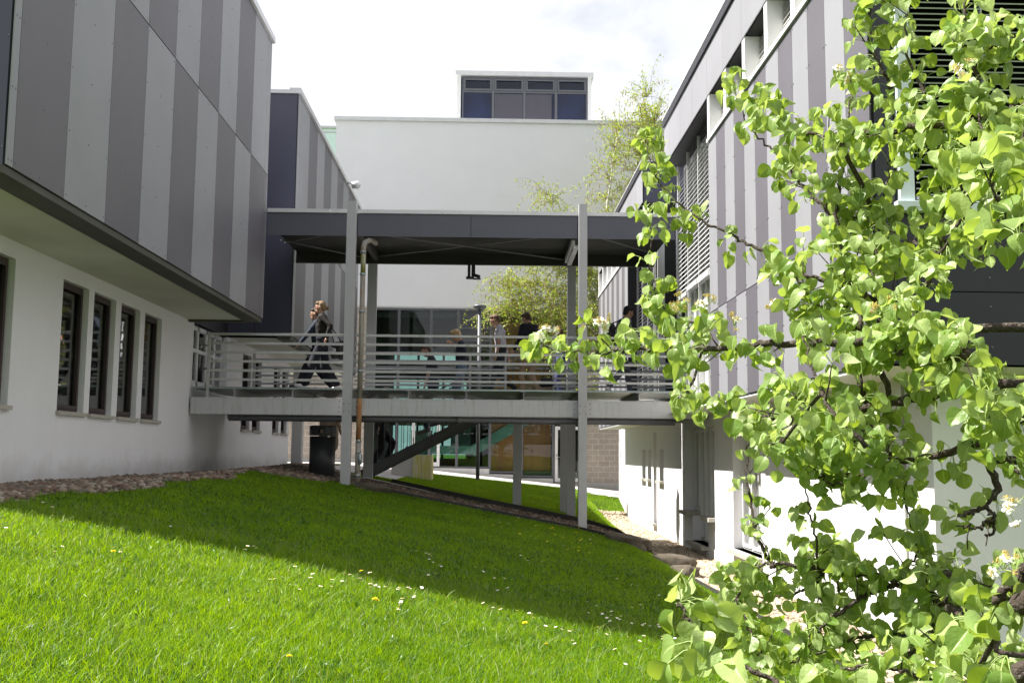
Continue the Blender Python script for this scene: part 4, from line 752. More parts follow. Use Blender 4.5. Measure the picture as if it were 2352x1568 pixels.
BRANCHES = [
 (0.55, [(1.274,2.35,0.126,0.026),(1.241,2.4,0.099,0.024),(1.195,2.45,0.055,0.022),(1.153,2.5,0.026,0.02),(1.086,2.55,0.006,0.018),(1.016,2.6,-0.011,0.016),(0.956,2.65,-0.037,0.014),(0.938,2.7,-0.068,0.012)]),
 (0.9, [(0.938,2.7,-0.068,0.009),(0.885,2.717,-0.062,0.0073),(0.849,2.733,-0.03,0.0057),(0.826,2.75,0.008,0.004)]),
 (0.85, [(1.335,2.5,0.182,0.03),(1.181,2.55,0.17,0.0277),(1.048,2.6,0.145,0.0254),(0.988,2.65,0.133,0.0231),(0.869,2.7,0.106,0.0208),(0.813,2.75,0.102,0.0185),(0.755,2.8,0.106,0.0162),(0.689,2.85,0.124,0.0139),(0.621,2.9,0.151,0.0116),(0.581,2.95,0.168,0.0093),(0.564,3.0,0.191,0.007)]),
 (0.45, [(1.247,2.3,-0.294,0.06),(1.204,2.364,-0.322,0.054),(1.189,2.429,-0.344,0.048),(1.156,2.493,-0.357,0.042),(1.136,2.557,-0.397,0.036),(1.128,2.621,-0.437,0.03),(1.099,2.686,-0.484,0.024),(1.087,2.75,-0.518,0.018)]),
 (0.6, [(1.12,2.5,-0.371,0.028),(1.124,2.575,-0.352,0.0235),(1.107,2.65,-0.336,0.019),(1.064,2.725,-0.328,0.0145),(1.035,2.8,-0.342,0.01)]),
 (0.75, [(1.262,2.4,-0.267,0.026),(1.201,2.458,-0.307,0.0243),(1.17,2.517,-0.298,0.0227),(1.14,2.575,-0.283,0.021),(1.102,2.633,-0.297,0.0193),(1.065,2.692,-0.31,0.0177),(1.018,2.75,-0.311,0.016),(0.982,2.808,-0.303,0.0143),(0.913,2.867,-0.306,0.0127),(0.832,2.925,-0.298,0.011),(0.797,2.983,-0.299,0.0093),(0.761,3.042,-0.315,0.0077),(0.732,3.1,-0.34,0.006)]),
 (0.45, [(0.797,3.0,-0.293,0.012),(0.775,3.03,-0.22,0.0102),(0.768,3.06,-0.139,0.0084),(0.766,3.09,-0.046,0.0066),(0.775,3.12,0.045,0.0048),(0.789,3.15,0.099,0.003)]),
 (1.1, [(0.924,2.9,-0.316,0.01),(0.895,2.938,-0.355,0.0085),(0.86,2.975,-0.38,0.007),(0.783,3.012,-0.395,0.0055),(0.73,3.05,-0.408,0.004)]),
 (0.55, [(1.06,2.8,-0.337,0.014),(0.998,2.79,-0.364,0.0124),(0.936,2.78,-0.396,0.0108),(0.894,2.77,-0.427,0.0092),(0.857,2.76,-0.458,0.0076),(0.825,2.75,-0.488,0.006)]),
 (0.45, [(0.891,2.85,-0.215,0.007),(0.867,2.833,-0.147,0.0057),(0.851,2.817,-0.079,0.0043),(0.842,2.8,-0.04,0.003)]),
 (0.7, [(1.124,2.75,-0.243,0.007),(1.099,2.717,-0.176,0.0057),(1.075,2.683,-0.11,0.0043),(1.057,2.65,-0.049,0.003)]),
 (0.8, [(1.105,2.7,-0.469,0.011),(1.084,2.75,-0.455,0.0092),(1.032,2.8,-0.463,0.0075),(0.977,2.85,-0.477,0.0057),(0.92,2.9,-0.49,0.004)]),
 (0.6, [(0.955,2.8,-0.475,0.009),(0.911,2.8,-0.503,0.0073),(0.839,2.8,-0.52,0.0057),(0.791,2.8,-0.548,0.004)]),
 (0.22, [(0.491,1.6,-0.397,0.011),(0.464,1.625,-0.36,0.0097),(0.438,1.65,-0.339,0.0085),(0.388,1.675,-0.325,0.0072),(0.345,1.7,-0.294,0.006),(0.321,1.725,-0.25,0.0047),(0.314,1.75,-0.239,0.0035)]),
 (0.35, [(1.255,2.55,-0.002,0.022),(1.237,2.537,-0.067,0.0187),(1.208,2.525,-0.102,0.0155),(1.166,2.512,-0.127,0.0122),(1.125,2.5,-0.137,0.009)]),
 (0, [(1.207,2.5,-0.135,0.01),(1.206,2.5,-0.173,0.0075),(1.188,2.5,-0.186,0.005)]),
 (0, [(1.193,2.5,-0.156,0.009),(1.147,2.475,-0.159,0.0065),(1.093,2.45,-0.153,0.004)]),
 (0.4, [(1.257,2.35,-0.229,0.026),(1.209,2.367,-0.251,0.024),(1.177,2.383,-0.293,0.022),(1.155,2.4,-0.328,0.02)]),
 (0.8, [(1.115,2.1,-0.374,0.02),(1.116,2.2,-0.414,0.0173),(1.083,2.3,-0.418,0.0145),(1.068,2.4,-0.444,0.0118),(1.057,2.5,-0.454,0.009)]),
 (0.2, [(1.044,2.0,-0.389,0.04),(1.008,2.0,-0.425,0.045),(0.972,2.0,-0.462,0.05)]),
 (1.0, [(0.961,2.9,-0.418,0.008),(0.959,2.9,-0.287,0.006),(0.95,2.9,-0.248,0.004)]),
 (1.0, [(0.696,2.95,-0.392,0.008),(0.7,2.888,-0.432,0.007),(0.713,2.825,-0.483,0.006),(0.715,2.762,-0.527,0.005),(0.689,2.7,-0.564,0.004)]),
 (0.9, [(0.879,2.1,-0.434,0.01),(0.821,2.133,-0.423,0.0083),(0.76,2.167,-0.423,0.0067),(0.715,2.2,-0.448,0.005)]),
 (0.8, [(1.1,2.6,-0.442,0.01),(1.103,2.633,-0.383,0.008),(1.106,2.667,-0.321,0.006),(1.116,2.7,-0.279,0.004)]),
 (0.8, [(1.007,2.6,-0.009,0.01),(1.007,2.633,0.032,0.0087),(1.007,2.667,0.083,0.0073),(1.012,2.7,0.131,0.006)]),
 (0.8, [(0.94,2.75,-0.02,0.008),(0.926,2.775,0.051,0.007),(0.911,2.8,0.105,0.006)]),
 (0.75, [(1.265,2.3,0.816,0.024),(1.252,2.358,0.824,0.0223),(1.192,2.417,0.815,0.0207),(1.14,2.475,0.822,0.019),(1.057,2.533,0.827,0.0173),(1.019,2.592,0.832,0.0157),(0.953,2.65,0.849,0.014),(0.923,2.708,0.863,0.0123),(0.894,2.767,0.874,0.0107),(0.85,2.825,0.907,0.009),(0.836,2.883,0.954,0.0073),(0.816,2.942,1.006,0.0057),(0.804,3.0,1.065,0.004)]),
 (0.42, [(1.139,2.9,0.563,0.014),(1.069,2.956,0.62,0.0128),(1.015,3.011,0.707,0.0116),(0.972,3.067,0.783,0.0103),(0.936,3.122,0.851,0.0091),(0.904,3.178,0.938,0.0079),(0.87,3.233,0.995,0.0067),(0.833,3.289,1.075,0.0054),(0.812,3.344,1.18,0.0042),(0.813,3.4,1.277,0.003)]),
 (0.6, [(0.951,2.75,0.39,0.017),(0.97,2.775,0.48,0.0154),(0.963,2.8,0.565,0.0138),(0.962,2.825,0.668,0.0121),(0.981,2.85,0.765,0.0105),(1.005,2.875,0.865,0.0089),(1.023,2.9,0.929,0.0072),(1.041,2.925,1.023,0.0056),(1.061,2.95,1.129,0.004)]),
 (0.6, [(0.98,2.8,0.507,0.011),(1.052,2.79,0.564,0.0094),(1.064,2.78,0.637,0.0078),(1.076,2.77,0.723,0.0062),(1.087,2.76,0.788,0.0046),(1.085,2.75,0.852,0.003)]),
 (0.7, [(1.092,2.7,0.881,0.013),(1.075,2.713,1.0,0.0107),(1.043,2.725,1.089,0.0085),(1.028,2.738,1.184,0.0063),(1.033,2.75,1.286,0.004)]),
 (0.7, [(1.148,2.6,0.875,0.011),(1.12,2.625,0.969,0.009),(1.104,2.65,1.061,0.007),(1.108,2.675,1.159,0.005),(1.125,2.7,1.238,0.003)]),
 (0.6, [(1.168,2.4,0.81,0.013),(1.183,2.438,0.95,0.011),(1.184,2.475,1.034,0.009),(1.19,2.512,1.155,0.007),(1.205,2.55,1.206,0.005)]),
 (0.8, [(1.175,2.4,0.611,0.015),(1.143,2.45,0.674,0.0127),(1.133,2.5,0.74,0.0105),(1.124,2.55,0.792,0.0083),(1.107,2.6,0.866,0.006)]),
 (0.4, [(0.943,1.75,0.366,0.01),(0.93,1.77,0.401,0.0088),(0.916,1.79,0.433,0.0076),(0.906,1.81,0.458,0.0064),(0.906,1.83,0.496,0.0052),(0.911,1.85,0.522,0.004)]),
 (0.8, [(1.273,2.3,0.991,0.014),(1.246,2.333,0.993,0.0113),(1.213,2.367,0.987,0.0087),(1.198,2.4,0.984,0.006)]),
 (0.55, [(1.1,2.5,0.487,0.009),(1.117,2.517,0.539,0.007),(1.128,2.533,0.643,0.005),(1.133,2.55,0.697,0.003)]),
 (0.8, [(1.2,2.5,0.512,0.013),(1.173,2.57,0.55,0.0114),(1.121,2.64,0.552,0.0098),(1.087,2.71,0.587,0.0082),(1.051,2.78,0.637,0.0066),(1.01,2.85,0.674,0.005)]),
 (0.9, [(1.133,2.1,0.621,0.012),(1.134,2.2,0.668,0.0093),(1.132,2.3,0.735,0.0067),(1.147,2.4,0.864,0.004)]),
 (0.8, [(0.951,2.0,0.59,0.008),(0.955,2.05,0.521,0.006),(0.993,2.1,0.484,0.004)]),
 (0.5, [(1.099,2.8,0.412,0.016),(1.001,2.845,0.46,0.0148),(0.898,2.891,0.509,0.0136),(0.852,2.936,0.544,0.0125),(0.816,2.982,0.589,0.0113),(0.766,3.027,0.623,0.0101),(0.714,3.073,0.666,0.0089),(0.643,3.118,0.717,0.0077),(0.582,3.164,0.774,0.0065),(0.536,3.209,0.852,0.0054),(0.507,3.255,0.945,0.0042),(0.499,3.3,1.029,0.003)]),
 (0.7, [(0.636,3.0,0.391,0.009),(0.598,3.017,0.39,0.0083),(0.56,3.033,0.394,0.0077),(0.532,3.05,0.409,0.007),(0.509,3.067,0.453,0.0063),(0.493,3.083,0.492,0.0057),(0.488,3.1,0.537,0.005),(0.486,3.117,0.605,0.0043),(0.489,3.133,0.674,0.0037),(0.489,3.15,0.738,0.003)]),
 (0.8, [(1.172,2.4,0.301,0.024),(1.019,2.454,0.284,0.0225),(0.877,2.508,0.278,0.0209),(0.765,2.562,0.282,0.0194),(0.686,2.615,0.283,0.0178),(0.623,2.669,0.277,0.0163),(0.557,2.723,0.281,0.0148),(0.467,2.777,0.282,0.0132),(0.407,2.831,0.295,0.0117),(0.361,2.885,0.291,0.0102),(0.3,2.938,0.287,0.0086),(0.237,2.992,0.296,0.0071),(0.175,3.046,0.31,0.0055),(0.152,3.1,0.333,0.004)]),
 (0.55, [(0.758,2.1,0.019,0.012),(0.706,2.138,0.095,0.01),(0.695,2.175,0.143,0.008),(0.686,2.212,0.209,0.006),(0.687,2.25,0.271,0.004)]),
 (0.75, [(0.982,2.75,0.341,0.01),(0.915,2.788,0.377,0.0085),(0.907,2.825,0.407,0.007),(0.858,2.862,0.491,0.0055),(0.853,2.9,0.527,0.004)]),
 (0.5, [(0.984,2.6,0.223,0.016),(0.975,2.625,0.261,0.0148),(0.96,2.65,0.335,0.0137),(0.96,2.675,0.389,0.0125),(0.953,2.7,0.443,0.0113),(0.943,2.725,0.488,0.0102),(0.939,2.75,0.534,0.009)]),
 (0.4, [(0.972,2.7,0.389,0.009),(1.004,2.717,0.446,0.008),(1.021,2.733,0.501,0.007),(1.04,2.75,0.556,0.006)]),
 (0.7, [(0.974,2.45,0.244,0.009),(0.987,2.45,0.281,0.007),(0.995,2.45,0.317,0.005)]),
 (0.9, [(1.032,2.35,0.253,0.011),(1.026,2.417,0.29,0.009),(1.015,2.483,0.347,0.007),(1.012,2.55,0.394,0.005)]),
 (0.8, [(1.067,2.3,0.231,0.017),(1.044,2.38,0.229,0.015),(1.003,2.46,0.254,0.013),(0.963,2.54,0.271,0.011),(0.921,2.62,0.286,0.009),(0.869,2.7,0.307,0.007)]),
 (0.8, [(0.854,2.5,0.018,0.009),(0.836,2.525,0.075,0.007),(0.829,2.55,0.107,0.005)]),
 (0.8, [(0.923,2.5,0.076,0.009),(0.895,2.5,0.048,0.0075),(0.866,2.5,0.018,0.006)]),
 (0.3, [(1.065,2.5,0.419,0.01),(1.093,2.525,0.474,0.0085),(1.118,2.55,0.518,0.007)]),
 (0.8, [(0.633,2.3,0.015,0.008),(0.672,2.333,0.063,0.0067),(0.7,2.367,0.122,0.0053),(0.693,2.4,0.165,0.004)]),
 (0.8, [(1.191,2.2,0.011,0.012),(1.146,2.225,-0.028,0.0103),(1.119,2.25,-0.001,0.0085),(1.113,2.275,0.049,0.0067),(1.099,2.3,0.082,0.005)]),
 (0.9, [(1.14,2.1,0.076,0.012),(1.093,2.112,0.098,0.0103),(1.052,2.125,0.065,0.0085),(1.018,2.138,0.106,0.0067),(1.022,2.15,0.144,0.005)]),
 (0.6, [(0.887,1.75,-0.317,0.01),(0.851,1.767,-0.3,0.0083),(0.844,1.783,-0.279,0.0067),(0.84,1.8,-0.267,0.005)]),
 (0.4, [(0.785,1.8,-0.416,0.01),(0.823,1.8,-0.386,0.0075),(0.849,1.8,-0.356,0.005)]),
]
plant_all(daisy, DAISIES, ('tiny white daisy in the sunlit front part of the lawn', 'tiny white daisy in the shaded part of the lawn'), 'daisy', ('daisies in the sunlit grass', 'daisies in the shaded grass'), 1.15)
plant_all(dandelion, DANDELIONS, ('yellow dandelion in the sunlit front part of the lawn', 'yellow dandelion in the shaded lawn near the footbridge'), 'dandelion', ('dandelions in the sunlit grass', 'dandelions in the shaded grass'), .92)
# ================================================================ pear tree
M['bark'] = streaked('bark', (0.048, 0.034, 0.025), (0.26, 0.26, 0.22), .6, .9, (40, 40, 40), .55, .66, 1.0)
M['bark_bump'] = M['bark']
M['pear_leaf'] = leafmat('pear_leaf', (0.12, 0.22, 0.03), (0.42, 0.53, 0.20), .42, .36, under=(0.42, 0.50, 0.24), vein=True, tcol=(0.50, 0.64, 0.03), spec=.45)
M['petiole'] = leafmat('petiole', (0.30, 0.42, 0.12), (0.42, 0.52, 0.2), .2, .5)
PT = tag(empty('pear_tree', (2.35, 2.3, hz(2.35, 2.3))), 'fruit tree in fresh bright green leaf reaching in from the right foreground', 'tree')
def crom(pts, n):
    P = np.array(pts, float); P = np.vstack([2 * P[0] - P[1], P, 2 * P[-1] - P[-2]]); out = []
    for i in range(1, len(P) - 2):
        for k in range(n):
            t = k / n; a, b, c, d = P[i - 1], P[i], P[i + 1], P[i + 2]; out.append(.5 * ((2 * b) + (-a + c) * t + (2 * a - 5 * b + 4 * c - d) * t * t + (-a + 3 * b - 3 * c + d) * t ** 3))
    out.append(P[-2]); return np.array(out)
r5 = np.random.RandomState(11); CL = []  # clusters: point, branch direction, size
OFF = Vector(PT.location)
def btube(name, Q, n=9, knob=.07):
    mb = MB(); rad = [max(q[3] * .46 * (1 + knob * (r5.rand() - .3) * 2), .0015) for q in Q]; mb.tube([Vector(q[:3]) - OFF for q in Q], rad, n); return mb.build(name, 'bark', PT, True)
TR = crom([(2.35, 2.3, hz(2.35, 2.3) - .1, .24), (2.3, 2.32, -1.0, .20), (2.1, 2.35, -.75, .17), (1.9, 2.4, -.45, .15), (1.95, 2.45, .1, .12), (2.0, 2.45, .7, .10), (2.0, 2.4, 1.5, .07), (2.1, 2.4, 2.4, .04)], 6); btube('trunk', TR, 14, .2)
def add_clusters(Q, dens, tip=True):
    seg_ = np.linalg.norm(np.diff(Q[:, :3], axis=0), axis=1); L_ = np.concatenate([[0], np.cumsum(seg_)]); tot = L_[-1]; s = .015 + .03 * r5.rand()
    while s < tot:
        i = min(np.searchsorted(L_, s), len(Q) - 1); d = Q[i, :3] - Q[i - 1, :3]; d /= max(np.linalg.norm(d), 1e-6)
        if r5.rand() < dens * (1.5 if (Q[i, 0] / Q[i, 1] > .33 and Q[i, 2] > .0) else 1.12): CL.append((Q[i, :3] + d * 0, d, Q[i, 3], 0))
        s += .036 * (0.6 + .8 * r5.rand())
    if tip: d = Q[-1, :3] - Q[-2, :3]; CL.append((Q[-1, :3], d / np.linalg.norm(d), .003, 1))
ALLQ = [TR]
for dn, pts in BRANCHES:
    st = np.array(pts[0]); 
    if st[0] / st[1] > .485:  # leaves the picture: run on to the trunk
        j = np.argmin(np.abs(TR[:, 2] - st[2] + .15)); T = TR[j]; mid = (st[:3] + T[:3]) / 2 + np.array([0, 0, .05]); pts = [(T[0], T[1], T[2], st[3] * 1.2 + .004), (*mid, st[3] * 1.08)] + list(pts); skip = 12
    else:
        skip = 0; A_ = np.vstack(ALLQ); dd_ = np.linalg.norm(A_[:, :3] - st[:3], axis=1) + (A_[:, 3] < st[3] * .8) * .3; j = np.argmin(dd_)
        if dd_[j] < .42 and dd_[j] > .01: pts = [(*A_[j, :3], st[3])] + list(pts)
    Q = crom(pts, 6); Q[:, :3] += r5.randn(len(Q), 3) * (.0035 if dn > 0 else .004); ALLQ.append(Q); btube('branch', Q); add_clusters(Q[skip:], dn, dn > 0)
    # short spurs and side twigs
    for i in range(skip + 2, len(Q) - 2, 3):
        if r5.rand() < .40 * min(dn * 1.3, 1) + (.3 if dn == 0 else 0):
            d = Q[i + 1, :3] - Q[i, :3]; d /= np.linalg.norm(d); v = r5.randn(3); v -= d * v.dot(d); v /= np.linalg.norm(v); v = v * .8 + d * .5 + np.array([0, 0, .25]); ln = .03 + .09 * r5.rand() ** 2
            q0 = Q[i, :3]; r0 = min(Q[i, 3] * .5, .005); S = np.array([[*q0, r0], [*(q0 + v * ln * .5 + r5.randn(3) * .004), r0 * .8], [*(q0 + v * ln), r0 * .6]]); btube('twig', S, 6)
            if dn > 0: CL.append((S[-1, :3], v / np.linalg.norm(v), .002, 0))
# filler twigs in the dense heart of the crown
def leafgrid():
    xs_ = np.array([-1, -.55, -.1, 0, .1, .55, 1.]); ts = np.array([0, .1, .24, .42, .6, .77, .9, 1.]); return xs_, ts
LX, LT = leafgrid(); LW = np.array([.12, .72, .98, 1.0, .90, .66, .30, .0])
LV, LVein, PV, PF, PR = [], [], [], [], []
def unit(v): return v / max(np.linalg.norm(v), 1e-9)
SUNv = np.array(SUN)
def add_leaf(base, outd, size, droop, young=False):
    # petiole
    pl = size * (.65 + .6 * r5.rand()) * (.5 if young else 1); d0 = unit(outd + np.array([0, 0, .35])); p1 = base + d0 * pl * .5; d1 = unit(outd * .8 + np.array([0, 0, -.15])); p2 = p1 + d1 * pl * .5
    pts = [base, p1, p2]; b = sum(len(a) for a in PV)
    ring = []
    for i, p in enumerate(pts):
        dd = unit(pts[min(i + 1, 2)] - pts[max(i - 1, 0)]); u = unit(np.cross(dd, [.3, .2, 1])); w = np.cross(dd, u)
        for a in (0, 2.09, 4.19): ring.append(p + (u * math.cos(a) + w * math.sin(a)) * .0009)
    PV.append(np.array(ring)); 
    for i in range(2):
        for j in range(3): PF.append((b + i * 3 + j, b + i * 3 + (j + 1) % 3, b + (i + 1) * 3 + (j + 1) % 3, b + (i + 1) * 3 + j))
    ax = unit(outd * (1 - droop) * np.array([1, 1, .6]) + np.array([0, 0, -1]) * droop + r5.randn(3) * .18)
    nrm = SUNv * .45 + np.array([-.1, -.75, .25]) + r5.randn(3) * .55 + outd * .3; nrm = unit(nrm - ax * nrm.dot(ax)); side = np.cross(ax, nrm)
    W = size * (.39 + .10 * r5.rand()); fold = .1 + .8 * r5.rand() ** 1.5; curl = r5.randn() * .35 + .40; tw = r5.randn() * .5; ph = r5.rand() * 6
    if young: W *= .45; fold = 1.2
    X = LX[None, :] * LW[:, None] * W; Tt = LT[:, None] * np.ones((1, len(LX))) * size
    Z = np.abs(X) * fold - curl * size * LT[:, None] ** 2 + .035 * size * np.sin(LT[:, None] * 9 + ph) * np.abs(LX[None, :]) * np.sign(LX[None, :]) + .03 * size * np.sin(LT[:, None] * 13 + ph * 2) * np.abs(LX[None, :]) ** 2
    ca, sa = np.cos(tw * LT)[:, None], np.sin(tw * LT)[:, None]; X2 = X * ca - Z * sa; Z2 = X * sa + Z * ca
    # extra bend of the blade
    bend = curl * 1.1; Tb = np.sin(LT[:, None] * bend + 1e-6) / max(abs(bend), 1e-3) * size * np.sign(bend) if abs(bend) > .05 else Tt
    P = p2[None, None] + ax * Tb[..., None] + side * X2[..., None] + nrm * Z2[..., None]
    LV.append(P.reshape(-1, 3)); LVein.append(np.tile((LX == 0).astype(float) * .8, (len(LT), 1)).ravel())
for p, d, r, tip in CL:
    dist = p[1]; n = r5.randint(5, 9) if tip else r5.randint(3, 8)
    for k in range(n):
        a = r5.rand() * 6.283; u = unit(np.cross(d, [.2, .1, 1])); w = np.cross(d, u); o = unit((u * math.cos(a) + w * math.sin(a)) * 1.0 + d * (.3 + .5 * r5.rand()) + np.array([0, -.1, .1]))
        add_leaf(p + o * min(r, .01) * .4, o, (.027 + .021 * r5.rand() ** 1.3) * (1.22 if dist < 2.0 else 1.0), .35 + .5 * r5.rand())
    if tip or r5.rand() < .18:
        for k in range(2): add_leaf(p, unit(d + np.array([0, 0, .9]) + r5.randn(3) * .2), .022 + .014 * r5.rand(), -.55, True)
nl = len(LV); kx, kt = len(LX), len(LT); V = np.concatenate(LV); vein = np.concatenate(LVein)
q = np.array([[i * kx + j, i * kx + j + 1, (i + 1) * kx + j + 1, (i + 1) * kx + j] for i in range(kt - 1) for j in range(kx - 1)])
F = (q[None] + (np.arange(nl) * kx * kt)[:, None, None]).reshape(-1, 4)
lo = npmesh('leaves', V - np.array(OFF), [F], 'pear_leaf', PT, True, ('vein', vein))
npmesh('leaf_stalks', np.concatenate(PV) - np.array(OFF), [np.array(PF)], 'petiole', PT, True)
print('pear leaves', nl, 'clusters', len(CL))
M['petal_cream'] = leafmat('petal_cream', (.78, .78, .70), (.86, .86, .80), .25, .5); M['stamen'] = mat('stamen', (.62, .50, .16), .7, .25, 300)
def blossom(c, nfl, petals):
    mb = MB()
    for f in range(nfl):
        o = unit(r5.randn(3) * .8 + np.array([-.2, -.5, .8])); b = c + o * (.02 + .015 * r5.rand()); u = unit(np.cross(o, [.3, 1, .2])); w = np.cross(o, u); mb.mi(2); mb.tube([Vector(c) - OFF, Vector(b) - OFF], .0011, 4, False)
        if r5.rand() < petals:
            mb.mi(0)
            for k in range(5):
                a = k * 1.2566; e = u * math.cos(a) + w * math.sin(a); g_ = -u * math.sin(a) + w * math.cos(a); L_ = .0135
                mb.q(*[Vector(b + e * L_ * t + g_ * L_ * s + o * L_ * h) - OFF for t, s, h in ((.08, 0, 0), (.5, .38, .12), (.95, .3, .05), (1.08, 0, .1), (.95, -.3, .05), (.5, -.38, .12))])
        mb.mi(1)
        for k in range(14):
            e = unit(o + r5.randn(3) * .55); t = Vector(b + e * (.008 + .004 * r5.rand())) - OFF; mb.bar(Vector(b) - OFF, t, .0006, .0006); mb.box(t.x - .001, t.x + .001, t.y - .001, t.y + .001, t.z - .001, t.z + .001)
    mb.build('blossom', ['petal_cream', 'stamen', 'petiole'], PT)
for (x, z), nf, pt in (((.162, .335), 6, 1.0), ((.30, .36), 5, .3), ((.345, .37), 6, .5), ((.545, .43), 6, .15), ((.62, .425), 7, .4), ((.54, .40), 5, .1), ((.83, .42), 5, .2), ((.46, .33), 5, .2), ((.70, .37), 6, .2)):
    blossom(np.array([x, 2.95, z]), nf, pt)
for (x, y, z), nf, pt in (((.94, 2.75, 1.03), 5, .9), ((1.14, 2.4, .92), 6, .5), ((1.18, 2.5, .22), 6, .6), ((1.0, 2.7, .24), 5, .3), ((1.15, 2.3, -.12), 6, .5), ((.90, 2.35, .33), 6, .2), ((1.08, 2.2, -.23), 6, .4)):
    blossom(np.array([x, y, z]), nf, pt)
# ================================================================ birch
M['birch_bark'] = streaked('birch_bark', (.62, .60, .56), (.12, .11, .10), .7, .8, (3, 3, 9), .56, .7, .4)
M['birch_leaf'] = leafmat('birch_leaf', (.20, .30, .03), (.36, .45, .06), .45, .5, tcol=(.5, .6, .05)); M['catkin'] = mat('catkin', (.30, .21, .06), .8, .2, 40, isl=.3); M['birch_twig'] = mat('birch_twig', (.24, .18, .13), .8, .2, 10)
BT = tag(empty('birch_tree', (4.95, 35.3, hz(4.95, 35.3))), 'thin white-stemmed birch with sparse new leaves and catkins before the pale hall', 'tree'); OB = Vector(BT.location)
r6 = np.random.RandomState(3); bz0 = OB.z
def bt(name, pts, m, n=7):
    Q = crom(pts, 5); Q[:, :3] += r6.randn(len(Q), 3) * .02; mb = MB(); mb.tube([Vector(q[:3]) - OB for q in Q], [q[3] for q in Q], n); mb.build(name, m, BT, True); return Q
stems = [bt('trunk', [(4.95, 35.3, bz0 - .1, .13), (4.85, 35.2, 3, .11), (4.65, 35, 6, .085), (4.9, 34.8, 9, .05), (5.3, 34.8, 12.3, .012)], 'birch_bark', 10)]
for pts in ([(4.9, 35.25, 2.0, .08), (4.2, 34.9, 5.0, .065), (3.9, 34.6, 8.0, .045), (4.3, 34.5, 11.0, .012)], [(4.85, 35.2, 2.6, .07), (3.5, 34.6, 5.2, .055), (2.6, 34.2, 7.0, .03), (1.9, 34.0, 8.6, .01)],
            [(4.3, 35.0, 4.8, .05), (3.1, 34.3, 6.0, .035), (2.0, 33.9, 6.6, .02), (1.25, 33.6, 6.8, .008)], [(4.9, 35.2, 1.8, .06), (3.9, 34.6, 3.6, .045), (2.6, 34.0, 4.7, .03), (1.2, 33.5, 4.9, .02), (.3, 33.2, 4.6, .008)],
            [(4.7, 35.1, 4.0, .06), (4.6, 34.4, 7.0, .04), (5.1, 34.2, 10.0, .02), (5.6, 34.2, 11.3, .008)], [(4.95, 35.2, 1.6, .05), (4.1, 34.8, 2.6, .035), (3.1, 34.2, 3.4, .02), (2.0, 33.7, 3.6, .008)], [(4.9, 35.2, 2.2, .05), (3.6, 34.4, 4.2, .04), (2.0, 33.8, 5.4, .02), (.6, 33.4, 5.5, .008)], [(4.9, 35.2, 2.0, .05), (4.0, 34.0, 3.4, .03), (3.0, 33.5, 4.4, .02), (2.2, 33.3, 4.6, .008)], [(4.6, 35.0, 6.4, .04), (5.6, 34.9, 8.6, .03), (6.1, 34.9, 10.4, .01)]):
    stems.append(bt('branch', pts, 'birch_bark'))
tw = MB(); LB_, CB_ = [], []
for S in stems:
    w = 130 if S is stems[0] else 170
    for _ in range(w):
        i = r6.randint(int(len(S) * (.35 if S is not stems[0] else .45)), len(S)); p = S[i, :3].copy(); hd = r6.randn(3); hd[0] -= .25; hd[2] = abs(hd[2]) * (.5 if p[2] < 8 else 1.3); hd = unit(hd); ln = r6.uniform(.6, 1.5); pts = [p.copy()]; v = hd.copy()
        for k in range(7):
            p = p + v * ln / 7 * (1.2 if k < 3 else 1.0); v = unit(v + np.array([0, 0, -.26 if pts[0][2] < 9.5 else -.1]) + r6.randn(3) * .12); pts.append(p.copy())
        if p[2] < 1.0: continue
        tw.tube([Vector(q) - OB for q in pts], [.008 - .0008 * k for k in range(8)], 3, False)
        for k in range(1, 8):
            for c in range(r6.randint(2, 5)): LB_.append(pts[k] + r6.randn(3) * .06)
            if r6.rand() < .38: CB_.append(pts[k] + r6.randn(3) * .04)
tw.build('twigs', 'birch_twig', BT)
LB_ = np.array(LB_); n = len(LB_); a = unit_a = r6.randn(n, 3); a[:, 2] -= .4; a /= np.linalg.norm(a, axis=1, keepdims=True); b_ = np.cross(a, r6.randn(n, 3)); b_ /= np.linalg.norm(b_, axis=1, keepdims=True); s = (.028 + .022 * r6.rand(n))[:, None]
V = np.stack([LB_, LB_ + a * s + b_ * s * .55, LB_ + a * s * 2, LB_ + a * s - b_ * s * .55], 1).reshape(-1, 3) - np.array(OB); npmesh('leaves', V, [(np.arange(n) * 4)[:, None] + np.arange(4)[None]], 'birch_leaf', BT)
mb = MB()
for c in CB_:
    c = Vector(c) - OB; L_ = r6.uniform(.08, .16); mb.tube([c, c + Vector((.003, 0, -L_ / 2)), c + Vector((0, 0, -L_))], [.006, .012, .004], 5)
mb.build('catkins', 'catkin', BT)
# far belt of trees behind the photographer, seen only as reflections, and beyond the hall
def woodland(name, x0, x1, y0, y1, h0, n, label, s=.28):
    r = np.random.RandomState(9); c = np.stack([r.uniform(x0, x1, 60), r.uniform(y0, y1, 60), r.uniform(h0 * .3, h0, 60)], 1); idx = r.randint(0, 60, n); P = c[idx] + r.randn(n, 3) * np.array([1.8, 1.8, 1.7]); P[:, 2] = np.clip(P[:, 2], -1.5, None)
    a = r.randn(n, 3); a /= np.linalg.norm(a, axis=1, keepdims=True); b = np.cross(a, r.randn(n, 3)); b /= np.linalg.norm(b, axis=1, keepdims=True); V = np.stack([P, P + a * s + b * s * .5, P + a * s * 2, P + a * s - b * s * .5], 1).reshape(-1, 3)
    o = npmesh(name, V, [(np.arange(n) * 4)[:, None] + np.arange(4)[None]], M['weed']); return tag(o, label, 'trees', kind='stuff')
woodland('woodland', -45, 45, -48, -38, 9, 26000, 'belt of leafy trees reflected in the hall glazing')
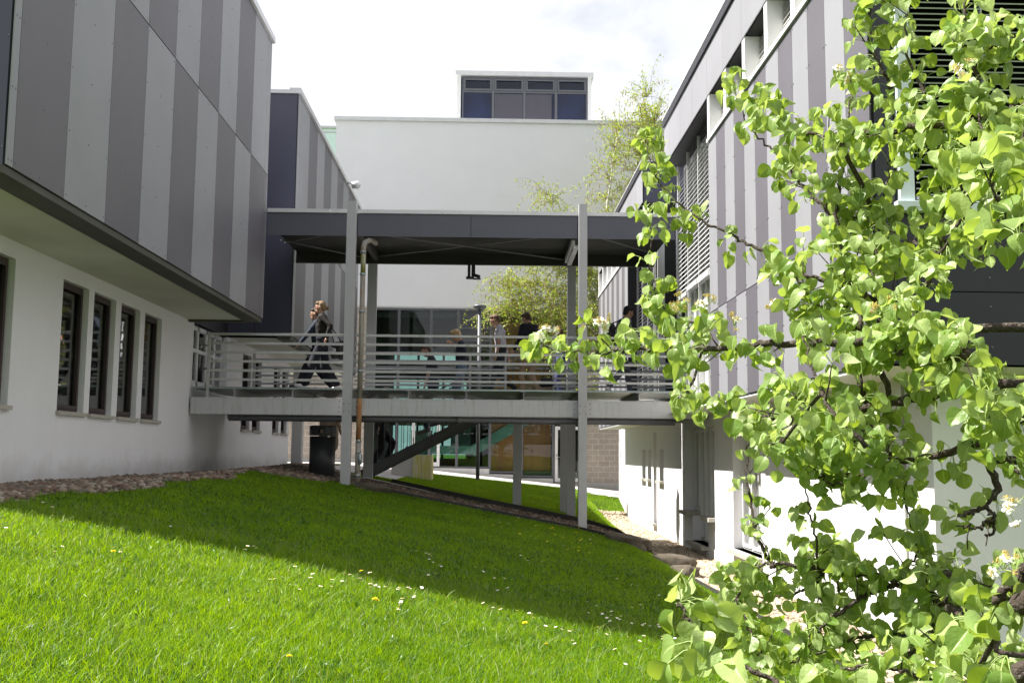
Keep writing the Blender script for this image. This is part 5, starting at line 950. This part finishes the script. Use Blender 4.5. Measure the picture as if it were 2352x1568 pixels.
#woodland('woodland', -14, 8, 62, 70, 5, 40000, 'belt of leafy trees seen through the glazed hall', .10)
# ================================================================ people
def _caps(V, F, p, q, r1, r2, n=12):
    p = np.array(p, float); q = np.array(q, float); d = q - p; L_ = np.linalg.norm(d); d = d / max(L_, 1e-9); u = unit(np.cross(d, [.31, .47, .8])); w = np.cross(d, u); b = sum(len(v) for v in V); R_ = []
    for t in (-1, -.8, -.45, 0): R_.append((p + d * r1 * t, r1 * math.sqrt(max(1 - t * t, 0.004))))
    for t in (0, .45, .8, 1): R_.append((q + d * r2 * t, r2 * math.sqrt(max(1 - t * t, 0.004))))
    V.append(np.array([c + (u * math.cos(a) + w * math.sin(a)) * r for c, r in R_ for a in np.linspace(0, 6.2832, n, endpoint=False)]))
    for i in range(7):
        for j in range(n): F.append((b + i * n + j, b + i * n + (j + 1) % n, b + (i + 1) * n + (j + 1) % n, b + (i + 1) * n + j))
    F.append(tuple(b + j for j in range(n))[::-1]); F.append(tuple(b + 7 * n + j for j in range(n)))
def _ell(V, F, c, ax, M3):
    b = sum(len(v) for v in V); n, m = 14, 10; P = []
    for i in range(m + 1):
        ph = math.pi * (i + .02) / (m + .04)
        for j in range(n): a = 2 * math.pi * j / n; P.append(np.array(c) + M3 @ (np.array([math.sin(ph) * math.cos(a), math.sin(ph) * math.sin(a), math.cos(ph)]) * ax))
    V.append(np.array(P))
    for i in range(m):
        for j in range(n): F.append((b + i * n + j, b + (i + 1) * n + j, b + (i + 1) * n + (j + 1) % n, b + i * n + (j + 1) % n))
    F.append(tuple(b + j for j in range(n))); F.append(tuple(b + m * n + j for j in range(n))[::-1])
def blob(name, prims, m, parent, vox=.011, it=3, wr=0.0):
    V, F = [], []
    for p in prims:
        if p[0] == 'c': _caps(V, F, *p[1:])
        else: _ell(V, F, *p[1:])
    me = bpy.data.meshes.new(name); me.from_pydata([tuple(v) for v in np.concatenate(V)], [], F); o = bpy.data.objects.new(name, me); SC.collection.objects.link(o)
    r = o.modifiers.new('r', 'REMESH'); r.mode = 'VOXEL'; r.voxel_size = vox; s = o.modifiers.new('s', 'SMOOTH'); s.factor = .5; s.iterations = it
    if wr:
        tx = bpy.data.textures.get('folds') or bpy.data.textures.new('folds', 'CLOUDS'); tx.noise_scale = .09; dm = o.modifiers.new('d', 'DISPLACE'); dm.texture = tx; dm.strength = wr; dm.mid_level = .5
    dg = bpy.context.evaluated_depsgraph_get(); nm = bpy.data.meshes.new_from_object(o.evaluated_get(dg)); o.modifiers.clear(); old = o.data; o.data = nm; bpy.data.meshes.remove(old); nm.name = name
    nm.materials.clear(); nm.materials.append(m); nm.polygons.foreach_set('use_smooth', [True] * len(nm.polygons)); o.parent = parent; return o
def cloth(c, rough=.85): return mat('cloth', c, rough, .15, 9, .3, 150)
SK = mat('skin', (.48, .27, .19), .5, .06, 12)
def ik(a, b, l1, l2, bend):
    a = np.array(a, float); b = np.array(b, float); d = b - a; L_ = min(np.linalg.norm(d), (l1 + l2) * .999); d = unit(d); x = (l1 * l1 - l2 * l2 + L_ * L_) / (2 * L_); h = math.sqrt(max(l1 * l1 - x * x, 0)); bend = unit(np.array(bend) - d * np.dot(bend, d)); return a + d * x + bend * h, a + d * L_
def person(loc, heading, h, label, feet, hands, cols, lean=0.0, nod=0.0, turn=0.0, female=False, sleeves='long', hair=None, hstyle='short', wide=1.0, coat=False, group=None, foottilt=(0, 0)):
    """feet/hands: ((f,s,z),(f,s,z)) in body units of height 1.75, f forward, s to the left"""
    k = h / 1.75; P = tag(empty('person', loc), label, 'person', group); ch, sh = math.cos(heading), math.sin(heading)
    def w(p): p = np.array(p, float) * k; return np.array([p[0] * ch - p[1] * sh, p[0] * sh + p[1] * ch, p[2]])
    hipz = .92 - .02 * abs(feet[0][0] - feet[1][0]); hw = .085 if not female else .09; swd = .185 if not female else .16
    def up(z, f=0, s=0): dz = z - hipz; return np.array([f + math.sin(lean) * dz, s, hipz + math.cos(lean) * dz])
    pel, wai, che, nk0, nk1 = up(hipz + .02), up(1.08), up(1.30), up(1.45), up(1.52, .02 + .03 * nod); hc = nk1 + np.array([math.sin(lean + nod) * .10 + .012, 0, math.cos(lean + nod) * .10])
    body, top, bot, shoe = [], [], [], []
    c = lambda L_, p, q, r1, r2: L_.append(('c', w(p), w(q), r1 * k, r2 * k))
    Hd = np.array([[ch, -sh, 0], [sh, ch, 0], [0, 0, 1]]); ct, st = math.cos(turn), math.sin(turn); T2 = np.array([[ct, -st, 0], [st, ct, 0], [0, 0, 1]]); cn, sn = math.cos(lean + nod), math.sin(lean + nod); N2 = np.array([[cn, 0, sn], [0, 1, 0], [-sn, 0, cn]]); HM = Hd @ T2 @ N2
    def e(L_, cc, ax, off=(0, 0, 0), MM=None): MM = HM if MM is None else MM; L_.append(('e', w(cc) + MM @ (np.array(off) * k), np.array(ax) * k, MM))
    # head: skull, jaw, nose, brow, ears, lips
    e(body, hc, (.098, .076, .112)); e(body, hc, (.062, .055, .07), (.03, 0, -.068)); e(body, hc, (.018, .011, .022), (.102, 0, -.018)); e(body, hc, (.02, .045, .012), (.082, 0, .022)); e(body, hc, (.013, .022, .012), (.09, 0, -.062)); e(body, hc, (.022, .022, .016), (.07, 0, -.098))
    for s_ in (1, -1): e(body, hc, (.02, .012, .03), (-.005, s_ * .078, -.01)); 
    c(body, nk0, nk1 + np.array([0, 0, .04]), .062 if not female else .052, .052 if not female else .045)
    # torso
    for L_, g in ((body, 0), (top, .016 if not coat else .03)):
        e(L_, pel, (.11 + g, .15 + g, .12 + g), (0, 0, 0), Hd); c(L_, up(1.0, 0, .05), up(1.25, 0, .07), .095 + g, .105 + g); c(L_, up(1.0, 0, -.05), up(1.25, 0, -.07), .095 + g, .105 + g)
        c(L_, up(1.34, -.01, .09), up(1.34, -.01, -.09), .095 + g, .095 + g); c(L_, up(1.42, -.01, swd - .04), up(1.42, -.01, -swd + .04), .062 + g, .062 + g); c(L_, up(1.42), up(1.47), .07 + g * .7, .055 + g * .6)
        if female: e(L_, up(1.29), (.05 + g, .12 + g, .055 + g), (.06, 0, 0), Hd)
    if coat: c(top, up(.95, 0, .06), up(.55, 0, .07), .15, .17); c(top, up(.95, 0, -.06), up(.55, 0, -.07), .15, .17)
    # legs
    for i, s_ in ((0, 1), (1, -1)):
        hp = up(hipz - .02, 0, s_ * hw); ft = np.array(feet[i], float); an = np.array([ft[0], s_ * .075 + ft[1], ft[2] + .085]); kn, an = ik(hp, an, .425, .42, (1, 0, .05))
        c(body, hp, kn, .08, .052); c(body, kn, an, .052, .034); c(bot, hp, kn, .092 * (1 + .12 * (wide - 1)), .064 * wide); c(bot, kn, an + np.array([0, 0, .02]), .064 * wide, .052 * wide); e(bot, pel, (.125, .165, .13), (0, 0, -.02), Hd)
        c(bot, hp, hp + np.array([0, 0, .1]), .09, .11)
        tl = foottilt[i]; td = np.array([math.cos(tl), .08 * s_, -math.sin(tl)]); heel = an + np.array([-.035, 0, -.05]); ball = heel + td * .15; toe = ball + td * .055
        for L_, g in ((body, 0), (shoe, .011)): c(L_, heel, ball, .034 + g, .034 + g); c(L_, ball, toe, .034 + g, .026 + g); c(L_, an, heel + np.array([.01, 0, 0]), .034 + g, .036 + g)
    # arms and hands
    for i, s_ in ((0, 1), (1, -1)):
        shd = up(1.415, -.01, s_ * swd); hd = np.array(hands[i], float); el, hd = ik(shd, hd, .29, .25, (-1, s_ * .35, -.25)); dd = unit(hd - el)
        c(body, shd, el, .05, .038); c(body, el, hd, .038, .026)
        if sleeves == 'long': c(top, shd, el, .062, .052); c(top, el, hd - dd * .02, .052, .040)
        else: c(top, shd, shd + (el - shd) * .62, .064, .062)
        sd = unit(np.cross(dd, [1, 0, .2])); pm = hd + dd * .05; fw = np.array([0.25, 0, -.1]); 
        for o_ in (-.018, 0, .018): c(body, hd + sd * o_ * .6, pm + sd * o_ + dd * .03, .020, .016)
        for j, (o_, ln) in enumerate(((-.03, .058), (-.011, .072), (.009, .078), (.028, .068))):
            a0 = pm + dd * .035 + sd * o_; a1 = a0 + (dd + fw * .5) * ln * .5; a2 = a1 + (dd * .7 + fw * 2.2) * ln * .5; c(body, a0, a1, .0095, .009); c(body, a1, a2, .009, .0075)
        t0 = hd + sd * -.026 + dd * .015; t1 = t0 + (dd * .6 - sd * .6 + fw) * .035; c(body, t0, t1, .012, .010); c(body, t1, t1 + (dd + fw) * .026, .010, .008)
    blob('body', body, SK, P, .0075 * k, 2); b_ = blob('top', top, cloth(cols[0]), P, .012, 3, .022); blob('trousers', bot, cloth(cols[1]), P, .012, 3, .018); blob('shoes', shoe, mat('shoe', cols[2], .5, .1, 20), P, .009, 2)
    hr = []; hm = mat('hair', hair or (.05, .03, .02), .6, .4, 30, .6, 300, stretch=(1, 1, .2))
    e(hr, hc, (.094, .084, .100), (-.022, 0, .028)); e(hr, hc, (.055, .072, .045), (.035, 0, .078)); e(hr, hc, (.05, .078, .07), (-.055, 0, -.025))
    if hstyle == 'bun': e(hr, hc, (.038, .038, .038), (-.135, 0, -.03)); e(hr, hc, (.03, .03, .03), (-.115, 0, -.015))
    if hstyle == 'pony': e(hr, hc, (.03, .03, .03), (-.13, 0, .03)); hr.append(('c', w(hc) + HM @ (np.array([-.14, 0, .03]) * k), w(hc) + HM @ (np.array([-.17, 0, -.14]) * k), .028 * k, .012 * k))
    if hstyle == 'long':
        for s_ in (-.05, 0, .05): hr.append(('c', w(hc) + HM @ (np.array([-.06, s_, .0]) * k), w(hc) + HM @ (np.array([-.08, s_ * 1.2, -.22]) * k), .045 * k, .03 * k))
    if hstyle == 'quiff': e(hr, hc, (.04, .06, .03), (.07, 0, .095)); e(hr, hc, (.05, .05, .03), (.02, 0, .105))
    blob('hair', hr, hm, P, .009, 2, .008)
    ey = MB()
    for s_ in (1, -1):
        q_ = w(hc) + HM @ (np.array([.0905, s_ * .031, .003]) * k); ey.tube([Vector(q_), Vector(q_ + HM @ np.array([.006, 0, 0]))], .009 * k, 8)
    ey.build('eyes', 'char', P, True); return P, w, up, HM, hc, k
PI = math.pi; dk = 1.196
person((-3.22, 20.1, dk), PI, 1.73, 'woman in dark leather jacket with blond bun walking left on the bridge', ((.30, 0, 0), (-.28, 0, .03)), ((-.12, .26, .98), (.12, -.27, .9)), ((.009, .007, .006), (.007, .008, .018), (.72, .70, .70)), .03, .02, 0, True, 'long', (.24, .15, .07), 'bun', 1.45, foottilt=(-.15, .45))
person((-3.42, 20.75, dk), PI, 1.68, 'woman in blue denim jacket walking left, half hidden by the leather jacket', ((.34, 0, .02), (-.30, 0, .05)), ((.36, .12, .97), (-.05, -.28, .85)), ((.022, .034, .058), (.014, .014, .02), (.02, .02, .02)), .03, .04, 0, True, 'long', (.05, .03, .02), 'bun', 1.5, foottilt=(-.2, .5))
person((-1.22, 22.9, .50), PI, 1.92, 'man in dark T-shirt with bowed head going down the stairs', ((.12, 0, -.02), (-.12, 0, .14)), ((.15, .25, .86), (.1, -.25, .86)), ((.030, .028, .038), (.02, .028, .06), (.11, .10, .09)), .10, .42, 0, False, 'short', (.07, .04, .025), 'short', foottilt=(.35, .3))
person((-.60, 22.9, .85), PI, 1.90, 'blond man in navy polo shirt and light jeans, hand raised to his mouth', ((.12, 0, -.06), (-.12, 0, .1)), ((.17, .03, 1.42), (.0, -.28, .84)), ((.014, .017, .035), (.17, .24, .33), (.3, .3, .3)), .05, .45, 0, False, 'short', (.48, .33, .17), 'quiff')
person((.26, 22.15, dk), PI, 1.80, 'man in pale grey T-shirt and dark trousers stepping onto the stairs', ((.24, 0, -.02), (-.28, 0, .10)), ((.10, .25, .86), (-.16, -.24, .86)), ((.62, .61, .70), (.025, .028, .035), (.04, .05, .03)), .10, .30, 0, False, 'short', (.13, .07, .035), 'short', foottilt=(.1, .7))
person((.86, 21.85, dk), 2.2, 1.82, 'man in navy sweater and khaki trousers seen from behind on the bridge', ((.14, 0, 0), (-.16, 0, .04)), ((.16, .28, .95), (.10, -.24, .95)), ((.010, .011, .022), (.36, .25, .16), (.03, .03, .035)), .08, .35, .2, False, 'long', (.075, .042, .022), 'short', 1.15, foottilt=(0, .4))
person((1.58, 22.7, dk), PI + .3, 1.62, 'woman with auburn hair in blue, mostly hidden behind the rear bridge post', ((.05, 0, 0), (-.05, 0, 0)), ((.05, .22, .85), (.02, -.22, .85)), ((.04, .05, .16), (.035, .04, .15), (.05, .05, .05)), .04, .3, 0, True, 'long', (.13, .06, .03), 'long')
pr8 = person((2.66, 20.9, dk), .35, 1.84, 'man in grey shirt with black backpack walking right on the bridge', ((.22, 0, .0), (-.30, 0, .06)), ((.14, .26, .9), (-.12, -.26, .88)), ((.20, .20, .23), (.10, .11, .14), (.62, .60, .58)), .14, .18, 0, False, 'long', (.012, .011, .012), 'short', foottilt=(0, .6))
person((-3.42, 22.6, hz(-3.4, 22.6)), .9, 1.78, 'person in long beige coat standing on the path behind the litter bin', ((.1, 0, 0), (-.1, 0, 0)), ((.06, .3, .9), (.02, -.3, .88)), ((.40, .31, .23), (.6, .58, .56), (.3, .3, .3)), .02, .1, 0, True, 'long', (.12, .07, .04), 'long', 1.1, coat=True)
person((-2.35, 23.0, -.36), .3, 1.82, 'woman with ponytail in black clothes at the foot of the stairs', ((.16, 0, .08), (-.18, 0, .0)), ((.1, .24, .85), (-.1, -.24, .85)), ((.012, .012, .014), (.008, .008, .01), (.02, .02, .02)), .08, .1, 0, True, 'long', (.20, .12, .06), 'pony', 1.2, foottilt=(0, .3))
# bags
blk = mat('bag_black', (.012, .012, .014), .55, .2, 6, .2, 90)
BG = tag(empty('tote_bag', (-2.93, 20.0, 2.0)), 'large black tote bag hanging from the shoulder of the woman in leather jacket', 'bag')
blob('body', [('c', (-.05, 0, .05), (.12, 0, .08), .055, .055), ('c', (-.03, 0, -.15), (.17, 0, -.12), .07, .07), ('c', (.05, 0, .05), (.1, 0, -.15), .07, .09)], blk, BG, .012, 4, .03)
mb = MB(); mb.tube([(-.05, 0, .1), (-.10, -.03, .3), (-.17, 0, .47), (-.02, .04, .28), (.1, .02, .1)], .011, 6); mb.build('strap', blk, BG)
BP = tag(empty('backpack', (2.44, 20.74, 2.42)), 'black backpack worn by the man in the grey shirt', 'backpack')
blob('body', [('c', (0, .02, .14), (-.02, -.02, -.14), .085, .10), ('c', (-.06, .04, -.05), (-.06, -.08, -.12), .07, .07), ('c', (.03, -.08, .1), (-.02, .1, .1), .06, .06)], blk, BP, .012, 3, .015)
mb = MB(); mb.tube([(.02, -.1, .2), (.16, -.16, .26), (.27, -.15, .1), (.24, -.13, -.1), (.08, -.12, -.15)], .014, 6); mb.build('strap', blk, BP)
HB = tag(empty('handbag', (1.20, 21.7, 1.5)), 'small black bag held low beside the man in khaki trousers', 'bag')
blob('body', [('c', (-.08, 0, -.04), (.10, 0, -.02), .07, .07), ('c', (-.07, 0, .04), (.09, 0, .05), .05, .05)], blk, HB, .012, 3, .02)
mb = MB(); mb.tube([(-.08, 0, .08), (-.05, 0, .28), (.02, 0, .36), (.08, 0, .26), (.09, 0, .09)], .008, 6); mb.build('strap', blk, HB)
